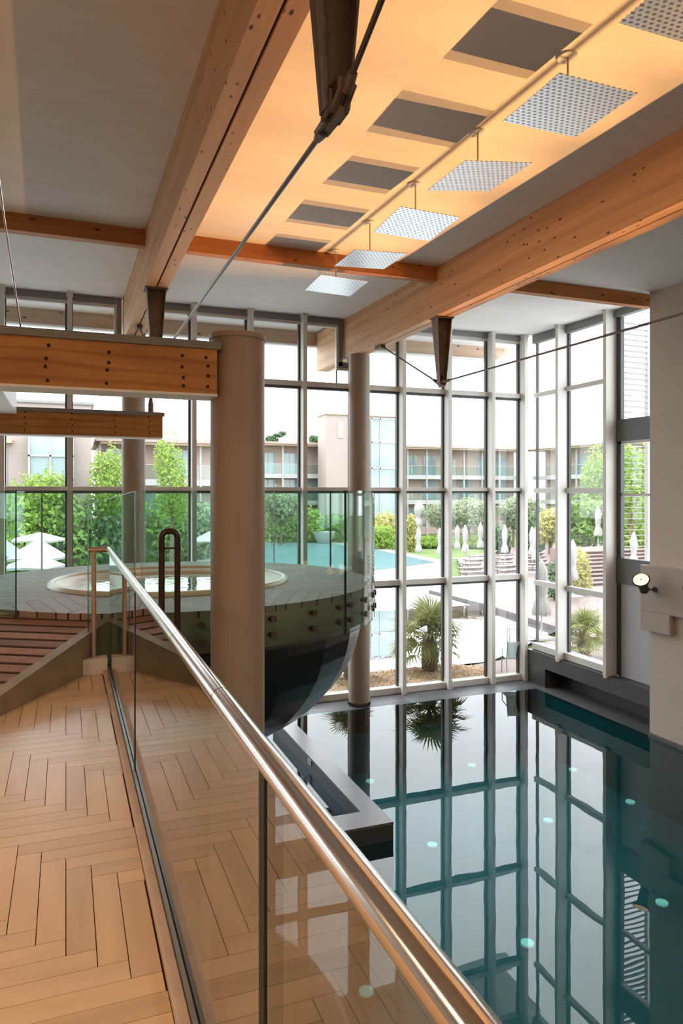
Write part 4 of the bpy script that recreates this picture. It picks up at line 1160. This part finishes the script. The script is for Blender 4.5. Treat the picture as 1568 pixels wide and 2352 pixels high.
open_parasol(483, 41, 1.8, 2.35, 2.0, 'single open white parasol on the lawn edge beside the foreground column')

def lounger():
    root = empty('sun_lounger')
    m = MB()
    for s_ in (-.31, .31): m.box(-.95, .95, s_-.02, s_+.02, .30, .34)
    m.box(-.95,-.91,-.31,.31,.30,.34); m.build('frame', E_['lframe'], root, inv=False)
    m = MB(); m.box(-.93,.35,-.29,.29,.335,.35); m.build('seat', E_['lounger'], root, inv=False)
    m = MB(); m.hexa([(.35,-.29,.335),(.95,-.29,.66),(.95,.29,.66),(.35,.29,.335),(.35,-.29,.35),(.94,-.29,.68),(.94,.29,.68),(.35,.29,.35)]); m.build('backrest', E_['lounger'], root, inv=False)
    for x in (-.75, .7):
        for y in (-.3, .3):
            m = MB(); m.tube([(x,y,.31),(x+(.06 if x > 0 else -.06),y,0)], .018, 6); m.build('leg', E_['lframe'], root, inv=False)
    return root
lp = lounger(); spots = []
rows = [(31.6, 19.6, 2), (33.4, 20.6, 4), (35.4, 22.0, 4), (37.4, 23.4, 4), (39.6, 25.0, 3)]
rn = ['front row', 'second row', 'third row', 'fourth row', 'back row']; cn = ['leftmost', 'second from the left', 'third from the left', 'rightmost']
for ri, (y, x0, n) in enumerate(rows):
    for k in range(n): spots.append((x0+k*2.35, y+0.25*k, rn[ri], cn[k] if n == 4 else ['left', 'right'][k] if n == 2 else ['leftmost', 'middle', 'rightmost'][k]))
for k, (x, y, a, b_) in enumerate(spots):
    o = lp if k == 0 else copy_tree(lp)
    o.location = (x, y, .15); o.rotation_euler[2] = R(8 if k % 2 else -4)
    tag(o, 'brown sun lounger on the rosy terrace, %s of the %s' % (b_, a), 'sun lounger', 'sun loungers on the terrace')

# pale mesh chair and tubular handrails outside the last bay
cx_, cy_, _ = gp(1178, 17.6)
root = empty('garden_chair', (cx_, cy_, .04)); tag(root, 'pale mesh garden chair just outside the last bay before the corner', 'chair')
m = MB(); m.box(-.22,.22,-.2,.22,.42,.44); m.build('seat', E_['mesh_chair'], root, inv=False)
m = MB(); m.hexa([(-.22,-.2,.44),(.22,-.2,.44),(.22,-.185,.44),(-.22,-.185,.44),(-.2,-.32,.86),(.2,-.32,.86),(.2,-.305,.86),(-.2,-.305,.86)]); m.build('backrest', E_['mesh_chair'], root, inv=False)
for x in (-.22, .22):
    m = MB(); m.tube([(x,-.33,.88),(x,-.19,.43),(x,-.24,0)], .012, 6); m.build('leg', E_['white'], root, inv=False)
    m = MB(); m.tube([(x,.24,0),(x,.2,.43),(x,.18,.62),(x,-.24,.64)], .012, 6); m.build('leg', E_['white'], root, inv=False)
root.rotation_euler[2] = R(-18)
hx, hy, _ = gp(1180, 19.6)
root = empty('pool_handrail', (hx, hy, 0)); tag(root, 'thin tubular handrail at the outdoor pool behind the mesh chair', 'handrail')
for (ax, w_) in ((-.22, 0), (.2, .5)):
    m = MB(); m.tube([(ax,w_,-.02),(ax,w_,.80),(ax+.42,w_-.2,.74),(ax+.42,w_-.2,.0)], .017, 8); m.build('tube', M['frame_mid'], root, inv=False)

# white bowl planter behind the pool
x, y, _ = gp(744, 64.5)
m = MB(); m.lathe((x,y,.02), [(0,0),(.55,0),(.85,.5),(1.0,1.0),(.92,1.0),(.8,.9),(0,.9)], 24)
tag(m.build('bowl_planter', E_['white'], smooth='auto'), 'large white bowl planter behind the far edge of the pool', 'planter')
x, y, _ = gp(627, 60); root = empty('shower_frame', (x, y, 0)); tag(root, 'white rectangular tube frame behind the far pool edge', 'frame')
m = MB(); m.tube([(-.3,0,0),(-.3,0,1.0),(.3,0,1.0),(.3,0,0)], .035, 6); m.build('tube', E_['white'], root, inv=False)

# garden steps with wire railing
root = empty('garden_steps', (23, 27, .15)); tag(root, 'broad weathered timber steps rising at the right behind the side bays', 'steps')
for k in range(9):
    m = MB(); m.box(22.1+.24*k, 29.5, 27+.36*k, 27.42+.36*k, .15+.15*k+.10, .15+.15*k+.15, 0); m.box(22.15+.24*k, 29.5, 27.06+.36*k, 27.2+.36*k, .15+.15*k-.05, .15+.15*k+.10, 1)
    m.build('step', [E_['step'], E_['riser']], root)
m = MB(); m.box(25.2, 30, 30.3, 33, .15, 1.45); m.build('landing', E_['step'], root)
root = empty('wire_railing', (20.6, 28, .15)); tag(root, 'thin parallel wire railing rising beside the garden steps', 'railing')
for k in range(8):
    m = MB(); m.tube([(21.95,27.0,.35+.12*k),(24.0,30.6,1.75+.12*k)], .014, 5); m.build('wire', E_['white'], root)
for (x, y, z) in ((21.95,27.0,.15),(22.97,28.8,.15),(24.0,30.6,.15)):
    m = MB(); m.tube([(x,y,z),(x,y,1.5+.39*(y-27))], .025, 6); m.build('post', E_['white'], root)

# ------------------------------------------------------------------ hotel
def facade(root, ax, c0, c1, face, z_floors, roof_z, pitch, depth, guard=True, sgn=1):
    """balconied front along x (ax=0, facing -y) or along y (ax=1, facing -x)"""
    def bx(m, u0, u1, v0, v1, z0, z1, mi=0):
        if ax == 0: m.box(u0, u1, face+v0, face+v1, z0, z1, mi)
        else: m.box(face+v0, face+v1, u0, u1, z0, z1, mi)
    m = MB(); bx(m, c0, c1, depth, depth+9, -.1, roof_z-.3); m.build('wall', E_['pinklift'], root)
    m = MB(); bx(m, c0-.3, c1+.3, -.9, depth+9, roof_z-.14, roof_z); bx(m, c0-.3, c1+.3, -.2, depth+9, roof_z, roof_z+.12); m.build('roof', E_['pink'], root)
    m = MB(); bx(m, c0, c1, -.7, depth, roof_z-.3, roof_z-.14); m.build('eaves', M['eave'], root)
    for z in z_floors[1:]:
        m = MB(); bx(m, c0, c1, -.05, depth, z-.45, z); m.build('balcony_slab', E_['white'], root)
        if guard:
            m = MB(); bx(m, c0, c1, 0, .03, z+.02, z+1.0); m.build('balcony_guard', M['guard_glass'], root)
            m = MB(); bx(m, c0, c1, -.01, .04, z+1.0, z+1.04); m.build('guard_rail', E_['white'], root)
    n = int((c1-c0)/pitch)
    for i in range(n+1):
        u = c0+i*pitch
        m = MB(); bx(m, u-.07, u+.07, -.1, .08, -.1, roof_z-.14); m.build('post', E_['white'], root)
        if i < n:
            for fi, z in enumerate(z_floors):
                if (i+fi) % 4 == 3: continue
                m = MB(); w0, w1 = u+pitch*.2, u+pitch*.86
                bx(m, w0-.06, w1+.06, depth-.07, depth-.01, z+.02, z+2.22); f = m.build('window', E_['white'], root)
                m = MB(); mid = (w0+w1)/2
                bx(m, w0, mid-.03, depth-.10, depth-.06, z+.06, z+2.16); bx(m, mid+.03, w1, depth-.10, depth-.06, z+.06, z+2.16); m.build('window_pane', E_['hglass'], f)
root = empty('hotel_wing', (30, 70, 0)); tag(root, 'long pink hotel wing with white posts and green balcony guards facing the garden', 'building')
facade(root, 0, 11.2, 49.6, 70, [.7, 3.75, 6.5], 9.62, 2.35, 1.7)
root = empty('hotel_wing', (50, 50, 0)); tag(root, 'hotel wing at right angles on the right, seen beyond the corner mullion', 'building')
facade(root, 1, 36, 69.6, 50.8, [.7, 3.75, 6.5], 9.62, 2.6, 1.7)
root = empty('hotel_wing', (6, 55, 0)); tag(root, 'nearer pink hotel wing with dark eaves behind the slender trees at the left', 'building')
facade(root, 0, 2.2, 10.9, 52, [-.3, 2.7, 5.5], 8.2, 2.3, 1.5)
root = empty('stair_tower', (28, 66, 0)); tag(root, 'pale pink hotel tower with a glazed staircase above the roofs', 'building')
m = MB(); m.box(24.0, 31.6, 66.4, 68.9, 0, 12.3); m.build('wall', E_['pink'], root)
m = MB(); m.box(23.9, 31.7, 66.2, 69.0, 12.3, 12.42); m.build('parapet', M['eave'], root)
for x in (25.2, 26.2): m = MB(); m.box(x, x+.6, 66.33, 66.42, 10.0, 11.5); m.build('window', E_['pinklift'], root)
m = MB(); m.box(28.6, 31.3, 65.7, 66.4, 0, 12.0); m.build('stair_glazing', E_['hglass'], root)
m = MB()
for x in (28.6, 29.5, 31.25): m.box(x-.06, x+.06, 65.6, 65.72, 0, 12.1)
for z in (2.0, 4.6, 7.0, 9.6, 12.0): m.box(28.5, 31.35, 65.6, 65.72, z-.07, z+.07)
m.build('glazing_bars', E_['white'], root)
for (x, h) in ((24.6, 1.2), (25.4, 1.9), (27.0, 1.5), (29.6, 1.4), (31.2, 1.0)):
    m = MB(); m.tube([(x,67,12.4),(x,67,12.4+h)], .04, 5); m.tube([(x-.3,67,12.4+h*.8),(x+.3,67,12.4+h*.8)], .03, 5); m.build('antenna', E_['white'], root)
root = empty('pink_building', (-4, 46, 0)); tag(root, 'nearest pink building at the far left with a tall white framed glass bay', 'building')
m = MB(); m.box(-14, 1.45, 46, 56, 0, 9.85); m.build('wall', E_['pink'], root)
m = MB(); m.box(-14.2, 1.6, 45.8, 56.2, 9.85, 10.0); m.build('parapet', M['frame_mid'], root)
m = MB(); m.box(-2.0, 0.4, 45.4, 46, 0, 8.0); m.build('glass_bay', E_['hglass'], root)
m = MB()
for x in (-2.0, -.85, .38): m.box(x-.05, x+.05, 45.3, 45.42, 0, 8.0)
for z in (1.2, 3.4, 5.3, 6.7, 8.0): m.box(-2.05, .43, 45.3, 45.42, z-.05, z+.05)
m.build('bay_frame', E_['white'], root)
for (x0, x1, z0) in ((-5.2,-3.2,4.6),(-5.2,-3.2,1.6),(-8.5,-6.2,4.6),(-1.9,-.2,8.6)):
    m = MB(); m.box(x0, x1, 45.93, 46.0, z0, z0+(2.4 if z0 < 8 else .5)); f = m.build('window', E_['white'], root)
    m = MB(); m.box(x0+.1, (x0+x1)/2-.05, 45.88, 45.94, z0+.1, z0+(2.3 if z0 < 8 else .4)); m.box((x0+x1)/2+.05, x1-.1, 45.88, 45.94, z0+.1, z0+(2.3 if z0 < 8 else .4)); m.build('window_pane', E_['hglass'], f)
m = MB(); m.box(-5.6, -2.9, 45.1, 46, 7.4, 7.6); m.build('canopy', M['eave'], root)
